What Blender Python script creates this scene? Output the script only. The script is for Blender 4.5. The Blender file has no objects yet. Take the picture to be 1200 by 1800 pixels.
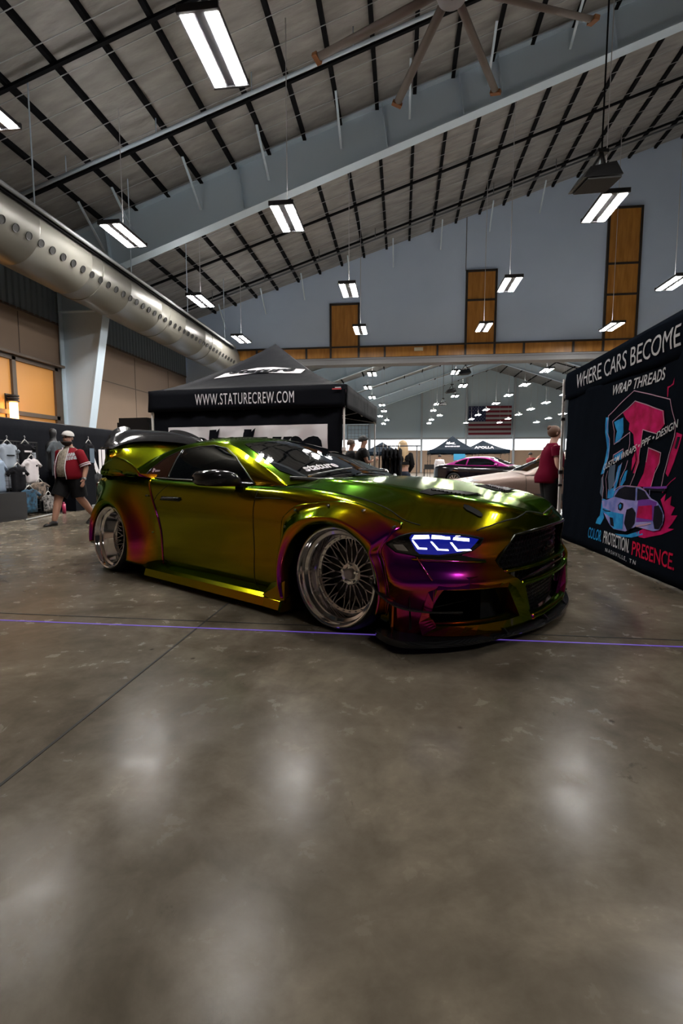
import bpy, bmesh, math, random
from mathutils import Vector, Matrix
from mathutils.bvhtree import BVHTree
from mathutils.geometry import tessellate_polygon
random.seed(7)
S = bpy.context.scene
COL = S.collection
PI = math.pi

# ------------------------------------------------------------------ camera
PITCH = math.radians(5.5126); YAW = math.radians(6.929)
cd = bpy.data.cameras.new('camera'); cam = bpy.data.objects.new('camera', cd); COL.objects.link(cam)
cd.sensor_fit = 'VERTICAL'; cd.sensor_height = 36.0; cd.lens = 36.0*860/1800
cd.clip_start = 0.05; cd.clip_end = 300
cam.location = (0, 0, 1.0)
cam.rotation_euler = (PI/2 - PITCH, 0, YAW)
S.camera = cam

# ------------------------------------------------------------------ world / exposure
w = bpy.data.worlds.new('World'); S.world = w; w.use_nodes = True
w.node_tree.nodes['Background'].inputs[0].default_value = (0.55, 0.70, 0.9, 1)
w.node_tree.nodes['Background'].inputs[1].default_value = 0.10
S.view_settings.view_transform = 'Standard'; S.view_settings.look = 'None'
S.view_settings.gamma = 1; S.view_settings.use_curve_mapping = False
S.view_settings.exposure = 1.45
LAMP_EMIT = 66.0        # brightness of the pendant strips
ADDED_UP = 20.0         # and of the strip added on top to brighten the roof

# ------------------------------------------------------------------ materials
MATS = {}
def mat(name, col, rough=0.5, metal=0.0, emit=None, es=1.0, coat=0.0, noise=None, bump=None, spec=None):
    if name in MATS: return MATS[name]
    m = bpy.data.materials.new(name); m.use_nodes = True; MATS[name] = m
    nt = m.node_tree; b = nt.nodes['Principled BSDF']
    b.inputs['Base Color'].default_value = (*col, 1)
    b.inputs['Roughness'].default_value = rough; b.inputs['Metallic'].default_value = metal
    b.inputs['Coat Weight'].default_value = coat
    if coat: b.inputs['Coat Roughness'].default_value = 0.04
    if spec is not None: b.inputs['Specular IOR Level'].default_value = spec
    if emit is not None:
        b.inputs['Emission Color'].default_value = (*emit, 1); b.inputs['Emission Strength'].default_value = es
    if noise:            # (scale, second colour)
        tc = nt.nodes.new('ShaderNodeTexCoord'); n = nt.nodes.new('ShaderNodeTexNoise')
        n.inputs['Scale'].default_value = noise[0]; n.inputs['Detail'].default_value = 5
        r = nt.nodes.new('ShaderNodeValToRGB')
        r.color_ramp.elements[0].position = .35; r.color_ramp.elements[1].position = .65
        r.color_ramp.elements[0].color = (*col, 1); r.color_ramp.elements[1].color = (*noise[1], 1)
        nt.links.new(tc.outputs['Object'], n.inputs['Vector']); nt.links.new(n.outputs['Fac'], r.inputs['Fac'])
        nt.links.new(r.outputs['Color'], b.inputs['Base Color'])
    if bump:             # (scale, strength)
        tc = nt.nodes.new('ShaderNodeTexCoord'); n = nt.nodes.new('ShaderNodeTexNoise')
        n.inputs['Scale'].default_value = bump[0]; n.inputs['Detail'].default_value = 3
        bp = nt.nodes.new('ShaderNodeBump'); bp.inputs['Strength'].default_value = bump[1]; bp.inputs['Distance'].default_value = .02
        nt.links.new(tc.outputs['Object'], n.inputs['Vector']); nt.links.new(n.outputs['Fac'], bp.inputs['Height'])
        nt.links.new(bp.outputs['Normal'], b.inputs['Normal'])
    return m

def ramp_node(nt, stops, interp='LINEAR'):
    r = nt.nodes.new('ShaderNodeValToRGB'); r.color_ramp.interpolation = interp
    while len(r.color_ramp.elements) < len(stops): r.color_ramp.elements.new(0.5)
    for e, (p, c) in zip(r.color_ramp.elements, stops): e.position = p; e.color = (*c, 1)
    return r

def flip_paint():
    """colour-shifting wrap: thin-film pigment whose hue depends on the viewing angle"""
    m = mat('colour_shift_wrap', (.3, .3, 0), .15, .95, coat=.15)
    m.node_tree.nodes['Principled BSDF'].inputs['Specular Tint'].default_value = (.30, .42, .10, 1)
    nt = m.node_tree; b = nt.nodes['Principled BSDF']
    lw = nt.nodes.new('ShaderNodeLayerWeight'); lw.inputs['Blend'].default_value = .5
    r = ramp_node(nt, [(0.0, (.34, .02, .62)), (.06, (.62, .03, .52)), (.13, (.78, .05, .18)), (.21, (.80, .20, .02)),
                       (.31, (.50, .24, .008)), (.42, (.22, .19, .005)), (.60, (.14, .19, .006)), (.80, (.09, .19, .010)), (1.0, (.02, .07, .02))])
    nt.links.new(lw.outputs['Facing'], r.inputs['Fac']); nt.links.new(r.outputs['Color'], b.inputs['Base Color'])
    return m
PAINT = flip_paint()

def concrete():
    m = mat('polished_concrete', (.2, .18, .15), .3, spec=.085)
    nt = m.node_tree; b = nt.nodes['Principled BSDF']; L = nt.links.new
    tc = nt.nodes.new('ShaderNodeTexCoord')
    def noise(sc, det=6, rough=.55, dist=0):
        n = nt.nodes.new('ShaderNodeTexNoise'); n.inputs['Scale'].default_value = sc; n.inputs['Detail'].default_value = det
        n.inputs['Roughness'].default_value = rough; n.inputs['Distortion'].default_value = dist
        L(tc.outputs['Object'], n.inputs['Vector']); return n
    n1 = noise(.9, 8, .6, .6); n2 = noise(7, 8, .65, .3); n3 = noise(60, 4); n4 = noise(2.3, 7, .7, 1.2)
    r1 = ramp_node(nt, [(.28, (.070, .058, .041)), (.5, (.16, .134, .100)), (.72, (.30, .256, .195))])
    L(n1.outputs['Fac'], r1.inputs['Fac'])
    r2 = ramp_node(nt, [(.30, (.74, .74, .74)), (.64, (1.06, 1.06, 1.06))]); L(n2.outputs['Fac'], r2.inputs['Fac'])
    mx = nt.nodes.new('ShaderNodeMixRGB'); mx.blend_type = 'MULTIPLY'; mx.inputs[0].default_value = 1
    L(r1.outputs['Color'], mx.inputs[1]); L(r2.outputs['Color'], mx.inputs[2])
    # dark blotchy stains and small chips
    r4 = ramp_node(nt, [(.28, (.30, .28, .26)), (.36, (1, 1, 1))]); L(n4.outputs['Fac'], r4.inputs['Fac'])
    mx2 = nt.nodes.new('ShaderNodeMixRGB'); mx2.blend_type = 'MULTIPLY'; mx2.inputs[0].default_value = .8
    L(mx.outputs[0], mx2.inputs[1]); L(r4.outputs['Color'], mx2.inputs[2])
    vo = nt.nodes.new('ShaderNodeTexVoronoi'); vo.inputs['Scale'].default_value = 3.2; L(tc.outputs['Object'], vo.inputs['Vector'])
    rv = ramp_node(nt, [(.025, (.35, .33, .32)), (.05, (1, 1, 1))]); L(vo.outputs['Distance'], rv.inputs['Fac'])
    mx3 = nt.nodes.new('ShaderNodeMixRGB'); mx3.blend_type = 'MULTIPLY'; mx3.inputs[0].default_value = .85
    L(mx2.outputs[0], mx3.inputs[1]); L(rv.outputs['Color'], mx3.inputs[2])
    L(mx3.outputs[0], b.inputs['Base Color'])
    rr = ramp_node(nt, [(.3, (.17, .17, .17)), (.7, (.30, .30, .30))]); L(n2.outputs['Fac'], rr.inputs['Fac'])
    L(rr.outputs['Color'], b.inputs['Roughness'])
    bp = nt.nodes.new('ShaderNodeBump'); bp.inputs['Strength'].default_value = .05; bp.inputs['Distance'].default_value = .004
    L(n3.outputs['Fac'], bp.inputs['Height']); L(bp.outputs['Normal'], b.inputs['Normal'])
    return m

def insulation():
    """white vinyl-faced roof insulation with puckered seams"""
    m = mat('roof_insulation', (.36, .35, .33), .42)
    nt = m.node_tree; b = nt.nodes['Principled BSDF']; L = nt.links.new
    tc = nt.nodes.new('ShaderNodeTexCoord')
    n = nt.nodes.new('ShaderNodeTexNoise'); n.inputs['Scale'].default_value = 2.2; n.inputs['Detail'].default_value = 3
    mp = nt.nodes.new('ShaderNodeMapping'); mp.inputs['Scale'].default_value = (.6, 2.2, 1)
    L(tc.outputs['Object'], mp.inputs['Vector']); L(mp.outputs['Vector'], n.inputs['Vector'])
    r = ramp_node(nt, [(.3, (.215, .21, .20)), (.7, (.345, .335, .32))]); L(n.outputs['Fac'], r.inputs['Fac'])
    L(r.outputs['Color'], b.inputs['Base Color'])
    bp = nt.nodes.new('ShaderNodeBump'); bp.inputs['Strength'].default_value = .5; bp.inputs['Distance'].default_value = .12
    L(n.outputs['Fac'], bp.inputs['Height']); L(bp.outputs['Normal'], b.inputs['Normal'])
    return m

def wood():
    m = mat('amber_plywood', (.4, .16, .03), .32)
    nt = m.node_tree; b = nt.nodes['Principled BSDF']; L = nt.links.new
    tc = nt.nodes.new('ShaderNodeTexCoord'); mp = nt.nodes.new('ShaderNodeMapping'); mp.inputs['Scale'].default_value = (6, 6, .8)
    n = nt.nodes.new('ShaderNodeTexNoise'); n.inputs['Scale'].default_value = 1.5; n.inputs['Detail'].default_value = 6
    L(tc.outputs['Object'], mp.inputs['Vector']); L(mp.outputs['Vector'], n.inputs['Vector'])
    r = ramp_node(nt, [(.3, (.36, .15, .028)), (.7, (.56, .26, .055))]); L(n.outputs['Fac'], r.inputs['Fac'])
    L(r.outputs['Color'], b.inputs['Base Color'])
    return m

def carbon():
    m = mat('carbon_fibre', (.01, .01, .012), .10)
    nt = m.node_tree; b = nt.nodes['Principled BSDF']; L = nt.links.new
    tc = nt.nodes.new('ShaderNodeTexCoord'); ck = nt.nodes.new('ShaderNodeTexChecker'); ck.inputs['Scale'].default_value = 220
    ck.inputs['Color1'].default_value = (.006, .006, .007, 1); ck.inputs['Color2'].default_value = (.03, .03, .033, 1)
    L(tc.outputs['Object'], ck.inputs['Vector']); L(ck.outputs['Color'], b.inputs['Base Color'])
    return m
CARBON = carbon()
GLASSBLK = mat('tinted_glass', (.003, .004, .005), .03)
BLACKP = mat('black_plastic', (.008, .008, .009), .35)
RUBBER = mat('tyre_rubber', (.012, .012, .013), .55)
CHROME = mat('polished_chrome', (.95, .93, .93), .09, 1.0)
BRUSHED = mat('brushed_nickel', (.78, .72, .70), .22, 1.0)
WHITEST = mat('white_painted_steel', (.58, .70, .80), .5)
DARKST = mat('dark_purlin_steel', (.006, .0065, .008), .8, spec=.1)
GALV = mat('galvanised_steel', (.45, .47, .48), .38, .8)
WHITEP = mat('white_enamel', (.75, .75, .76), .35)
PRINTW = mat('white_print', (.68, .66, .69), .8, spec=.1)
FABBLK = mat('black_polyester', (.0035, .0042, .007), .75, bump=(3, .5), spec=.08)

# ------------------------------------------------------------------ mesh helpers
class MB:
    def __init__(s): s.v = []; s.f = []; s.mi = []; s.cur = 0
    def add(s, vs, fs):
        o = len(s.v); s.v += [tuple(v) for v in vs]; s.f += [tuple(i+o for i in f) for f in fs]; s.mi += [s.cur]*len(fs); return s
    def box(s, c, d, R=None):
        x, y, z = d[0]/2, d[1]/2, d[2]/2
        vs = [Vector((a*x, b*y, e*z)) for a in (-1, 1) for b in (-1, 1) for e in (-1, 1)]
        if R is not None: vs = [R @ v for v in vs]
        c = Vector(c)
        return s.add([v+c for v in vs], [(0,1,3,2),(4,6,7,5),(0,4,5,1),(2,3,7,6),(0,2,6,4),(1,5,7,3)])
    def bb(s, a, b):
        return s.box([(a[i]+b[i])/2 for i in range(3)], [abs(b[i]-a[i]) for i in range(3)])
    def bar(s, a, b, wdt, hgt, upv=(0, 0, 1)):
        a, b = Vector(a), Vector(b); d = (b-a); L = d.length; d.normalize(); u = Vector(upv)
        sd = d.cross(u); 
        if sd.length < 1e-4: sd = d.cross(Vector((1, 0, 0)))
        sd.normalize(); u = sd.cross(d)
        vs = [p + sd*(i*wdt/2) + u*(j*hgt/2) for p in (a, b) for i in (-1, 1) for j in (-1, 1)]
        return s.add(vs, [(0,1,3,2),(4,6,7,5),(0,4,5,1),(2,3,7,6),(0,2,6,4),(1,5,7,3)])
    def tube(s, pts, r, n=8, cap=True):
        pts = [Vector(p) for p in pts]; rs = r if isinstance(r, (list, tuple)) else [r]*len(pts)
        rings = []; u = None
        for i, p in enumerate(pts):
            d = (pts[min(i+1, len(pts)-1)] - pts[max(i-1, 0)]).normalized()
            if u is None: u = d.orthogonal().normalized()
            else:
                u = (u - d*u.dot(d)); u = u.normalized() if u.length > 1e-6 else d.orthogonal().normalized()
            v = d.cross(u)
            rings.append([p + (u*math.cos(2*PI*k/n) + v*math.sin(2*PI*k/n))*rs[i] for k in range(n)])
        return s.rings(rings, cap)
    def rings(s, rings, cap=True, closed=False):
        n = len(rings[0]); vs = [v for r in rings for v in r]; fs = []
        m = len(rings)
        for i in range(m if closed else m-1):
            i2 = (i+1) % m
            for k in range(n): fs.append((i*n+k, i*n+(k+1) % n, i2*n+(k+1) % n, i2*n+k))
        if cap and not closed: fs.append(tuple(range(n-1, -1, -1))); fs.append(tuple((m-1)*n+k for k in range(n)))
        return s.add(vs, fs)
    def cyl(s, a, b, r, n=12, r2=None):
        return s.tube([a, b], [r, r if r2 is None else r2], n)
    def grid(s, rows):
        m, n = len(rows), len(rows[0]); vs = [v for r in rows for v in r]
        return s.add(vs, [(i*n+j, i*n+j+1, (i+1)*n+j+1, (i+1)*n+j) for i in range(m-1) for j in range(n-1)])
    def lathe(s, prof, n=32, M=None, arc=2*PI):
        """profile of (r, h); revolved about local Z then moved by matrix M"""
        rows = []
        full = abs(arc-2*PI) < 1e-6
        for k in range(n if full else n+1):
            a = arc*k/n
            rows.append([Vector((r*math.cos(a), r*math.sin(a), h)) for r, h in prof])
        if M is not None: rows = [[M @ v for v in r] for r in rows]
        m = len(prof); vs = [v for r in rows for v in r]; fs = []
        for i in range(n):
            i2 = (i+1) % n if full else i+1
            for j in range(m-1): fs.append((i*m+j, i*m+j+1, i2*m+j+1, i2*m+j))
        return s.add(vs, fs)
    def prism(s, poly, ext, fn=None):
        """poly: 3-D points of a planar outline, ext: extrusion vector"""
        n = len(poly); P = [Vector(p) for p in poly]; e = Vector(ext)
        tri = tessellate_polygon([P]); vs = P + [p+e for p in P]
        fs = [tuple(t) for t in tri] + [tuple(i+n for i in reversed(t)) for t in tri]
        fs += [(i, (i+1) % n, (i+1) % n+n, i+n) for i in range(n)]
        return s.add(vs, fs)
    def sphere(s, c, r, n=12, m=8):
        rx, ry, rz = (r, r, r) if not isinstance(r, (tuple, list)) else r; c = Vector(c)
        rings = [[c+Vector((rx*math.sin(PI*i/m)*math.cos(2*PI*k/n), ry*math.sin(PI*i/m)*math.sin(2*PI*k/n), rz*math.cos(PI*i/m))) for k in range(n)] for i in range(m+1)]
        return s.rings(rings, False)
    def mirror(s):
        o = len(s.v); n = len(s.f)
        s.v += [(x, -y, z) for x, y, z in s.v]; s.f += [tuple(i+o for i in reversed(f)) for f in s.f[:n]]; s.mi += s.mi[:n]; return s
    def xf(s, M):
        s.v = [tuple(M @ Vector(v)) for v in s.v]; return s
    def mesh(s, name, mats, smooth=False, merge=0.0, fixn=True, auto=None):
        me = bpy.data.meshes.new(name); me.from_pydata(s.v, [], s.f)
        for m in (mats if isinstance(mats, (list, tuple)) else [mats]): me.materials.append(m)
        if any(s.mi): me.polygons.foreach_set('material_index', s.mi)
        if merge or fixn:
            bm = bmesh.new(); bm.from_mesh(me)
            if merge: bmesh.ops.remove_doubles(bm, verts=bm.verts, dist=merge)
            if fixn: bmesh.ops.recalc_face_normals(bm, faces=bm.faces)
            if auto is not None:
                for f in bm.faces: f.smooth = True
                for e in bm.edges: e.smooth = not (len(e.link_faces) == 2 and e.calc_face_angle(0) > auto)
            bm.to_mesh(me); bm.free()
        if smooth and auto is None: me.polygons.foreach_set('use_smooth', [True]*len(me.polygons))
        me.update(); return me

def put(name, mb, mats, parent=None, smooth=False, merge=0.0, auto=None, loc=None, rot=None, fixn=True, label=None):
    me = mb.mesh(name, mats, smooth, merge, fixn, auto) if isinstance(mb, MB) else mb
    o = bpy.data.objects.new(name, me); COL.objects.link(o)
    if parent is not None: o.parent = parent
    if loc is not None: o.location = loc
    if rot is not None: o.rotation_euler = rot
    if label: o['label'] = label
    return o
def tag(o, label, cat, group=None, kind=None):
    o['label'] = label; o['category'] = cat
    if group: o['group'] = group
    if kind: o['kind'] = kind
    return o
def root(name, label, cat, loc=(0, 0, 0), rz=0, group=None):
    o = bpy.data.objects.new(name, None); COL.objects.link(o); o.empty_display_size = .1
    o.location = loc; o.rotation_euler = (0, 0, rz); return tag(o, label, cat, group)
def struct(name, mb, mats, **k):
    o = put(name, mb, mats, **k); o['kind'] = 'structure'; return o
def kids(o): return [c for c in bpy.data.objects if c.parent == o]
def copy_tree(o, loc=None, rz=None, label=None, parent=None):
    c = o.copy(); COL.objects.link(c)
    if parent is not None: c.parent = parent
    if loc is not None: c.location = loc
    if rz is not None: c.rotation_euler = (c.rotation_euler[0], c.rotation_euler[1], rz)
    if label: c['label'] = label
    for ch in kids(o): copy_tree(ch, parent=c)
    return c

def text_mesh(txt, size=1.0, shear=0.0, bold=0.0, sx=1.0, ext=0.002, spacing=1.0, align='CENTER'):
    """text as a mesh in its local XY plane"""
    c = bpy.data.curves.new('t', 'FONT'); c.body = txt; c.size = size; c.shear = shear; c.offset = bold; c.extrude = ext
    c.space_character = spacing; c.align_x = align; c.align_y = 'CENTER'; c.resolution_u = 4
    o = bpy.data.objects.new('t', c); COL.objects.link(o)
    dg = bpy.context.evaluated_depsgraph_get(); me = bpy.data.meshes.new_from_object(o.evaluated_get(dg))
    bpy.data.objects.remove(o); bpy.data.curves.remove(c)
    xs = [v.co.x for v in me.vertices]; 
    for v in me.vertices: v.co.x *= sx
    return me
def put_text(name, txt, m, parent, M, width=None, height=None, **k):
    me = text_mesh(txt, **k)
    xs = [v.co.x for v in me.vertices]; ys = [v.co.y for v in me.vertices]
    cx, cy = (max(xs)+min(xs))/2, (max(ys)+min(ys))/2
    fx = width/(max(xs)-min(xs)) if width else 1; fy = height/(max(ys)-min(ys)) if height else 1
    for v in me.vertices:
        v.co.x = (v.co.x-cx)*fx; v.co.y = (v.co.y-cy)*fy; v.co = M @ v.co
    me.materials.clear(); me.materials.append(m)
    o = bpy.data.objects.new(name, me); COL.objects.link(o)
    if parent is not None: o.parent = parent
    return o
def frame(o, xax, yax):
    """matrix mapping local x,y to given axes at origin o"""
    x = Vector(xax).normalized(); y = Vector(yax).normalized(); z = x.cross(y)
    M = Matrix((x, y, z)).transposed().to_4x4(); M.translation = Vector(o); return M

def catmull(P, su, closed=False):
    out = []; n = len(P)
    for i in range(n-1):
        p0 = P[i-1] if i > 0 else P[0]*2-P[1]; p1, p2 = P[i], P[i+1]; p3 = P[i+2] if i+2 < n else P[n-1]*2-P[n-2]
        for k in range(su):
            t = k/su; t2 = t*t; t3 = t2*t
            out.append(0.5*((2*p1)+(p2-p0)*t+(2*p0-5*p1+4*p2-p3)*t2+(3*p1-p0-3*p2+p3)*t3))
    out.append(P[-1]); return out
def net(C, su, sv):
    """smooth surface through a control net C[i][j] of vectors"""
    rows = [catmull([Vector(p) for p in r], sv) for r in C]
    cols = [catmull([rows[i][j] for i in range(len(rows))], su) for j in range(len(rows[0]))]
    return [[cols[j][i] for j in range(len(cols))] for i in range(len(cols[0]))]
# ================================================================== THE SETTING
RZ = lambda X: 9.62 + .311*X          # roof underside, rising to the ridge
RIDGE = 11.2; XL = -9.0; XR = 31.4; Y0 = -14.0; YW = 20.0; YF = 66.0
def roofz(X): return RZ(X) if X <= RIDGE else RZ(RIDGE) - .311*(X-RIDGE)
CONC = concrete(); INS = insulation(); WOOD = wood()

mb = MB(); mb.bb((XL-.3, Y0, -.3), (XR+.3, YF+.3, 0)); struct('floor', mb, CONC)
# saw-cut joints
JOINT = mat('sawcut_joint', (.03, .027, .024), .8)
mb = MB()
for x in (-1.235, -5.6, 7.5): mb.box((x, 23, .0012), (.011, 74, .002))
for y in (2.93, 7.6, 12.2, 17): mb.box((11, y, .0012), (42, .010, .002))
struct('floor_joint', mb, JOINT)
# violet laser light across the floor, laid as a thin glowing strip
mb = MB(); a = math.atan2(.05, 4.11)
mb.box((3, 2.83, .0022), (24, .012, .0015), Matrix.Rotation(a*0.6, 3, 'Z'))
tag(put('floor_laser_line', mb, mat('violet_line', (.10, .05, .45), .5, emit=(.22, .12, .7), es=.16)), 'thin violet laser line running across the concrete floor under the front of the custom car', 'laser_line')

# roof deck, two slopes
mb = MB()
mb.add([(XL-.3, Y0, roofz(XL-.3)), (RIDGE, Y0, roofz(RIDGE)), (RIDGE, YF+.3, roofz(RIDGE)), (XL-.3, YF+.3, roofz(XL-.3)),
        (XL-.3, Y0, roofz(XL-.3)+.2), (RIDGE, Y0, roofz(RIDGE)+.2), (RIDGE, YF+.3, roofz(RIDGE)+.2), (XL-.3, YF+.3, roofz(XL-.3)+.2)],
       [(0,1,2,3),(4,7,6,5),(0,4,5,1),(3,2,6,7),(0,3,7,4),(1,5,6,2)])
mb.add([(XR+.3, Y0, roofz(XR+.3)), (RIDGE, Y0, roofz(RIDGE)), (RIDGE, YF+.3, roofz(RIDGE)), (XR+.3, YF+.3, roofz(XR+.3)),
        (XR+.3, Y0, roofz(XR+.3)+.2), (RIDGE, Y0, roofz(RIDGE)+.2), (RIDGE, YF+.3, roofz(RIDGE)+.2), (XR+.3, YF+.3, roofz(XR+.3)+.2)],
       [(0,3,2,1),(4,5,6,7),(0,1,5,4),(3,7,6,2),(0,4,7,3),(1,2,6,5)])
struct('ceiling', mb, INS)

# purlins: dark strips under the insulation, one object each
def strip(name, a, b, wd, hg, m, **k):
    mb = MB(); mb.bar(a, b, wd, hg); o = struct(name, mb, m, **k); return o
for k in range(0, 42):
    X = -8.49 + .87*k
    if X > 28: break
    z = roofz(X)-.05
    o = strip('ceiling_purlin', (X, 3.0 if X < 9 else 10, z), (X, YW-.05, z), .085, .10, DARKST)
    if k % 2 == 0: strip('ceiling_purlin', (X, YW+.2, z), (X, YF-.1, z), .085, .10, DARKST)
# dark cross members, pale wire netting and pipes that follow the slope
def slope_bar(name, y, off, wd, hg, m, x0=XL, x1=RIDGE, par=None):
    return strip(name, (x0, y, RZ(x0)-off), (x1, y, RZ(x1)-off), wd, hg, m)
for y in (5.9, 8.25, 10.55, 16.0, 18.4): slope_bar('ceiling_strap', y, .13, .07, .05, DARKST)
for y in (23.8, 31.4, 39, 46.6, 54.2): 
    slope_bar('ceiling_strap', y, .13, .12, .08, DARKST)
    strip('ceiling_strap', (RIDGE, y, roofz(RIDGE)-.13), (XR, y, roofz(XR)-.13), .12, .08, DARKST)
mb = MB()
WIREM = mat('pale_wire', (.42, .43, .45), .5, .2)
y = 4.2
while y < YW-.3:
    mb.bar((XL, y, RZ(XL)-.115), (RIDGE, y, RZ(RIDGE)-.115), .012, .010); y += .61
o = struct('ceiling_wire', mb, WIREM)
for (y, off, r, m) in ((10.06, .42, .035, WHITEST), (6.7, .42, .04, WHITEST), (18.05, .42, .028, mat('grey_pipe', (.10, .11, .12), .5)), (12.75, .75, .022, MATS['grey_pipe'])):
    mb = MB(); mb.cyl((XL+.8, y, RZ(XL+.8)-off), (RIDGE, y, RZ(RIDGE)-off), r, 8)
    for X in range(-7, 11, 2): mb.cyl((X, y, RZ(X)-off), (X, y, RZ(X)-.05), .012, 5)
    tag(put('sprinkler_pipe', mb, m, smooth=True), {10.06: 'long white pipe under the roof, nearer side of the big white rafter', 6.7: 'long white pipe under the roof, closest to the big ceiling fan', 18.05: 'thin grey pipe climbing the roof just before the white end wall', 12.75: 'thin grey pipe running along the far side of the big white rafter'}[y], 'pipe')

# steel rigid frames (tapered column + rafter), I-section
def rigid_frame(Y, fl=.30, th=.03):
    mb = MB()
    def I(p_out, p_in):   # web between outer chain and inner chain plus flanges
        for i in range(len(p_out)-1):
            a, b, c, d = p_out[i], p_out[i+1], p_in[i+1], p_in[i]
            mb.prism([(a[0], Y-.008, a[1]), (b[0], Y-.008, b[1]), (c[0], Y-.008, c[1]), (d[0], Y-.008, d[1])], (0, .016, 0))
        for ch in (p_out, p_in):
            for i in range(len(ch)-1):
                mb.bar((ch[i][0], Y, ch[i][1]), (ch[i+1][0], Y, ch[i+1][1]), fl, th)
    top = lambda X: roofz(X)-.06
    bot = lambda X: 8.02+.333*(X+1.5)
    I([(XL+.05, 0), (XL+.05, 5.0), (XL+.05, top(XL))], [(-8.62, 0), (-7.70, 5.0), (-7.45, 6.02)])
    I([(XL+.05, top(XL)), (-1.5, top(-1.5)), (RIDGE, top(RIDGE))], [(-7.45, 6.02), (-1.5, bot(-1.5)), (RIDGE, bot(RIDGE))])
    I([(RIDGE, top(RIDGE)), (23, top(23)), (XR-.05, top(XR))], [(RIDGE, bot(RIDGE)), (23, bot(RIDGE)-.333*(23-RIDGE)), (29.8, 6.0)])
    I([(XR-.05, top(XR)), (XR-.05, 0)], [(29.8, 6.0), (31.0, 0)])
    # stiffener plates
    for X in (-7.45, -3.9, -.4, 1.35, 2.2, 4.6, 8):
        mb.bar((X, Y-.01, bot(X)), (X-.15, Y-.01, top(X)), .26, .012, (1, 0, 0))
    # knee cap plate
    mb.box((-8.3, Y, 5.0), (1.3, fl, .03))
    return struct('steel_frame', mb, WHITEST)
rigid_frame(12.4)
for Y in (27.6, 35.2, 42.8, 50.4, 58.0): rigid_frame(Y)
# slanting braces from purlins to the frame's lower flange
mb = MB()
for Xb in (-7.6, -6.75, -5.01, -3.27, -1.5, .1, 1.85, 3.6):
    zb = 8.02+.333*(Xb+1.5)
    mb.bar((Xb, 12.3, zb+.45), (Xb, 11.3, RZ(Xb)-.1), .05, .03)
for X in (-7.2, -5.5, -3.9, -2.1, -.4, 1.4, 3.2, 5, 6.8):
    mb.bar((X, 19.95, RZ(X)-.85), (X, 19.2, RZ(X)-.1), .045, .03)
struct('ceiling_brace', mb, WHITEST)

# ---- left wall: tan panels low, corrugated steel above
TAN = mat('tan_wall_board', (.215, .150, .105), .7, noise=(.6, (.24, .17, .118)))
mb = MB(); mb.bb((XL-.3, Y0, 0), (XL, YW, 4.65)); struct('wall_left', mb, TAN)
CORR = mat('corrugated_blue_grey', (.16, .20, .24), .5)
mb = MB(); rows = [[], []]; y = Y0; k = 0
while y < YW:
    for dx, dy in ((0, 0), (0, .07), (.035, .10), (.035, .16)):
        rows[0].append((XL+dx, y+dy, 4.65)); rows[1].append((XL+dx, y+dy, 7.0))
    y += .19
mb.grid(rows); struct('wall_left_upper', mb, CORR)
mb = MB()
for y in (8.9, 10.9, 13.3, 16.0, 18.4): mb.box((XL+.004, y, 2.3), (.008, .02, 4.6))
mb.box((XL+.01, 0, 4.66), (.05, 40, .05)); mb.box((XL+.004, 16, 3.55), (.008, 7.2, .02))
struct('trim_1', mb, mat('tan_joint', (.09, .065, .05), .7))
mb = MB(); mb.bb((XL-.3, YW, 0), (XL, YF, 7.0)); struct('wall_left_far', mb, mat('far_wall_blue', (.58, .70, .78), .6))
mb = MB(); mb.bb((XR, Y0, 0), (XR+.3, YF, 7.0)); struct('wall_right', mb, mat('side_wall_grey', (.2, .22, .25), .6))
mb = MB(); mb.bb((XL-.3, Y0-.3, 0), (XR+.3, Y0, 13.3)); struct('wall_back', mb, mat('back_wall_dark', (.05, .05, .055), .8))

# ---- end wall of the near hall with the big opening under a header
WALLW = mat('white_end_wall', (.62, .75, .95), .55, noise=(.35, (.56, .69, .89)))
mb = MB(); xs = [XL, RIDGE, XR]
mb.prism([(XL, YW, 5.1), (XL, YW, roofz(XL)), (RIDGE, YW, roofz(RIDGE)), (XR, YW, roofz(XR)), (XR, YW, 5.1)], (0, .3, 0))
mb.bb((XL, YW, 0), (-7.0, YW+.3, 5.1)); mb.bb((24, YW, 0), (XR, YW+.3, 5.1))
struct('wall_front', mb, WALLW)
mb = MB(); mb.bb((-7, YW-.12, 4.98), (24, YW+.45, 5.16)); mb.bb((-7, YW-.16, 5.16), (24, YW, 5.22))
mb.bb((-7.0, YW-.03, 5.08), (-6.9, YW+.35, 0)); struct('trim_2', mb, mat('header_grey', (.20, .20, .21), .5))
# amber wood band, with dark frame strips, and wood pilasters
FRM = mat('dark_bronze_frame', (.03, .024, .022), .45)
mb = MB(); mb.bb((-7, YW-.05, 5.22), (24, YW, 5.66)); wb = struct('trim_3', mb, WOOD)
PIL = ((-2.82, -1.77, 7.28), (2.45, 3.47, 8.32), (7.5, 8.55, 10.3), (13.0, 14.05, 8.3))
mb = MB()
for a, b, z in PIL: mb.bb((a, YW-.07, 5.22), (b, YW-.02, z))
struct('trim_4', mb, WOOD)
mb = MB(); F = .075
mb.bb((-7, YW-.10, 5.64), (24, YW-.02, 5.70)); mb.bb((-7, YW-.10, 5.20), (24, YW-.02, 5.25))
for x in (-5.9, -4.9, -3.85, -.7, 1.35, 4.6, 6.4, 10, 11.6, 16, 19): mb.bb((x-F/2, YW-.10, 5.22), (x+F/2, YW-.02, 5.66))
for a, b, z in PIL:
    mb.bb((a-F, YW-.11, 5.2), (a, YW-.02, z+F)); mb.bb((b, YW-.11, 5.2), (b+F, YW-.02, z+F)); mb.bb((a-F, YW-.11, z), (b+F, YW-.02, z+F))
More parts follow.
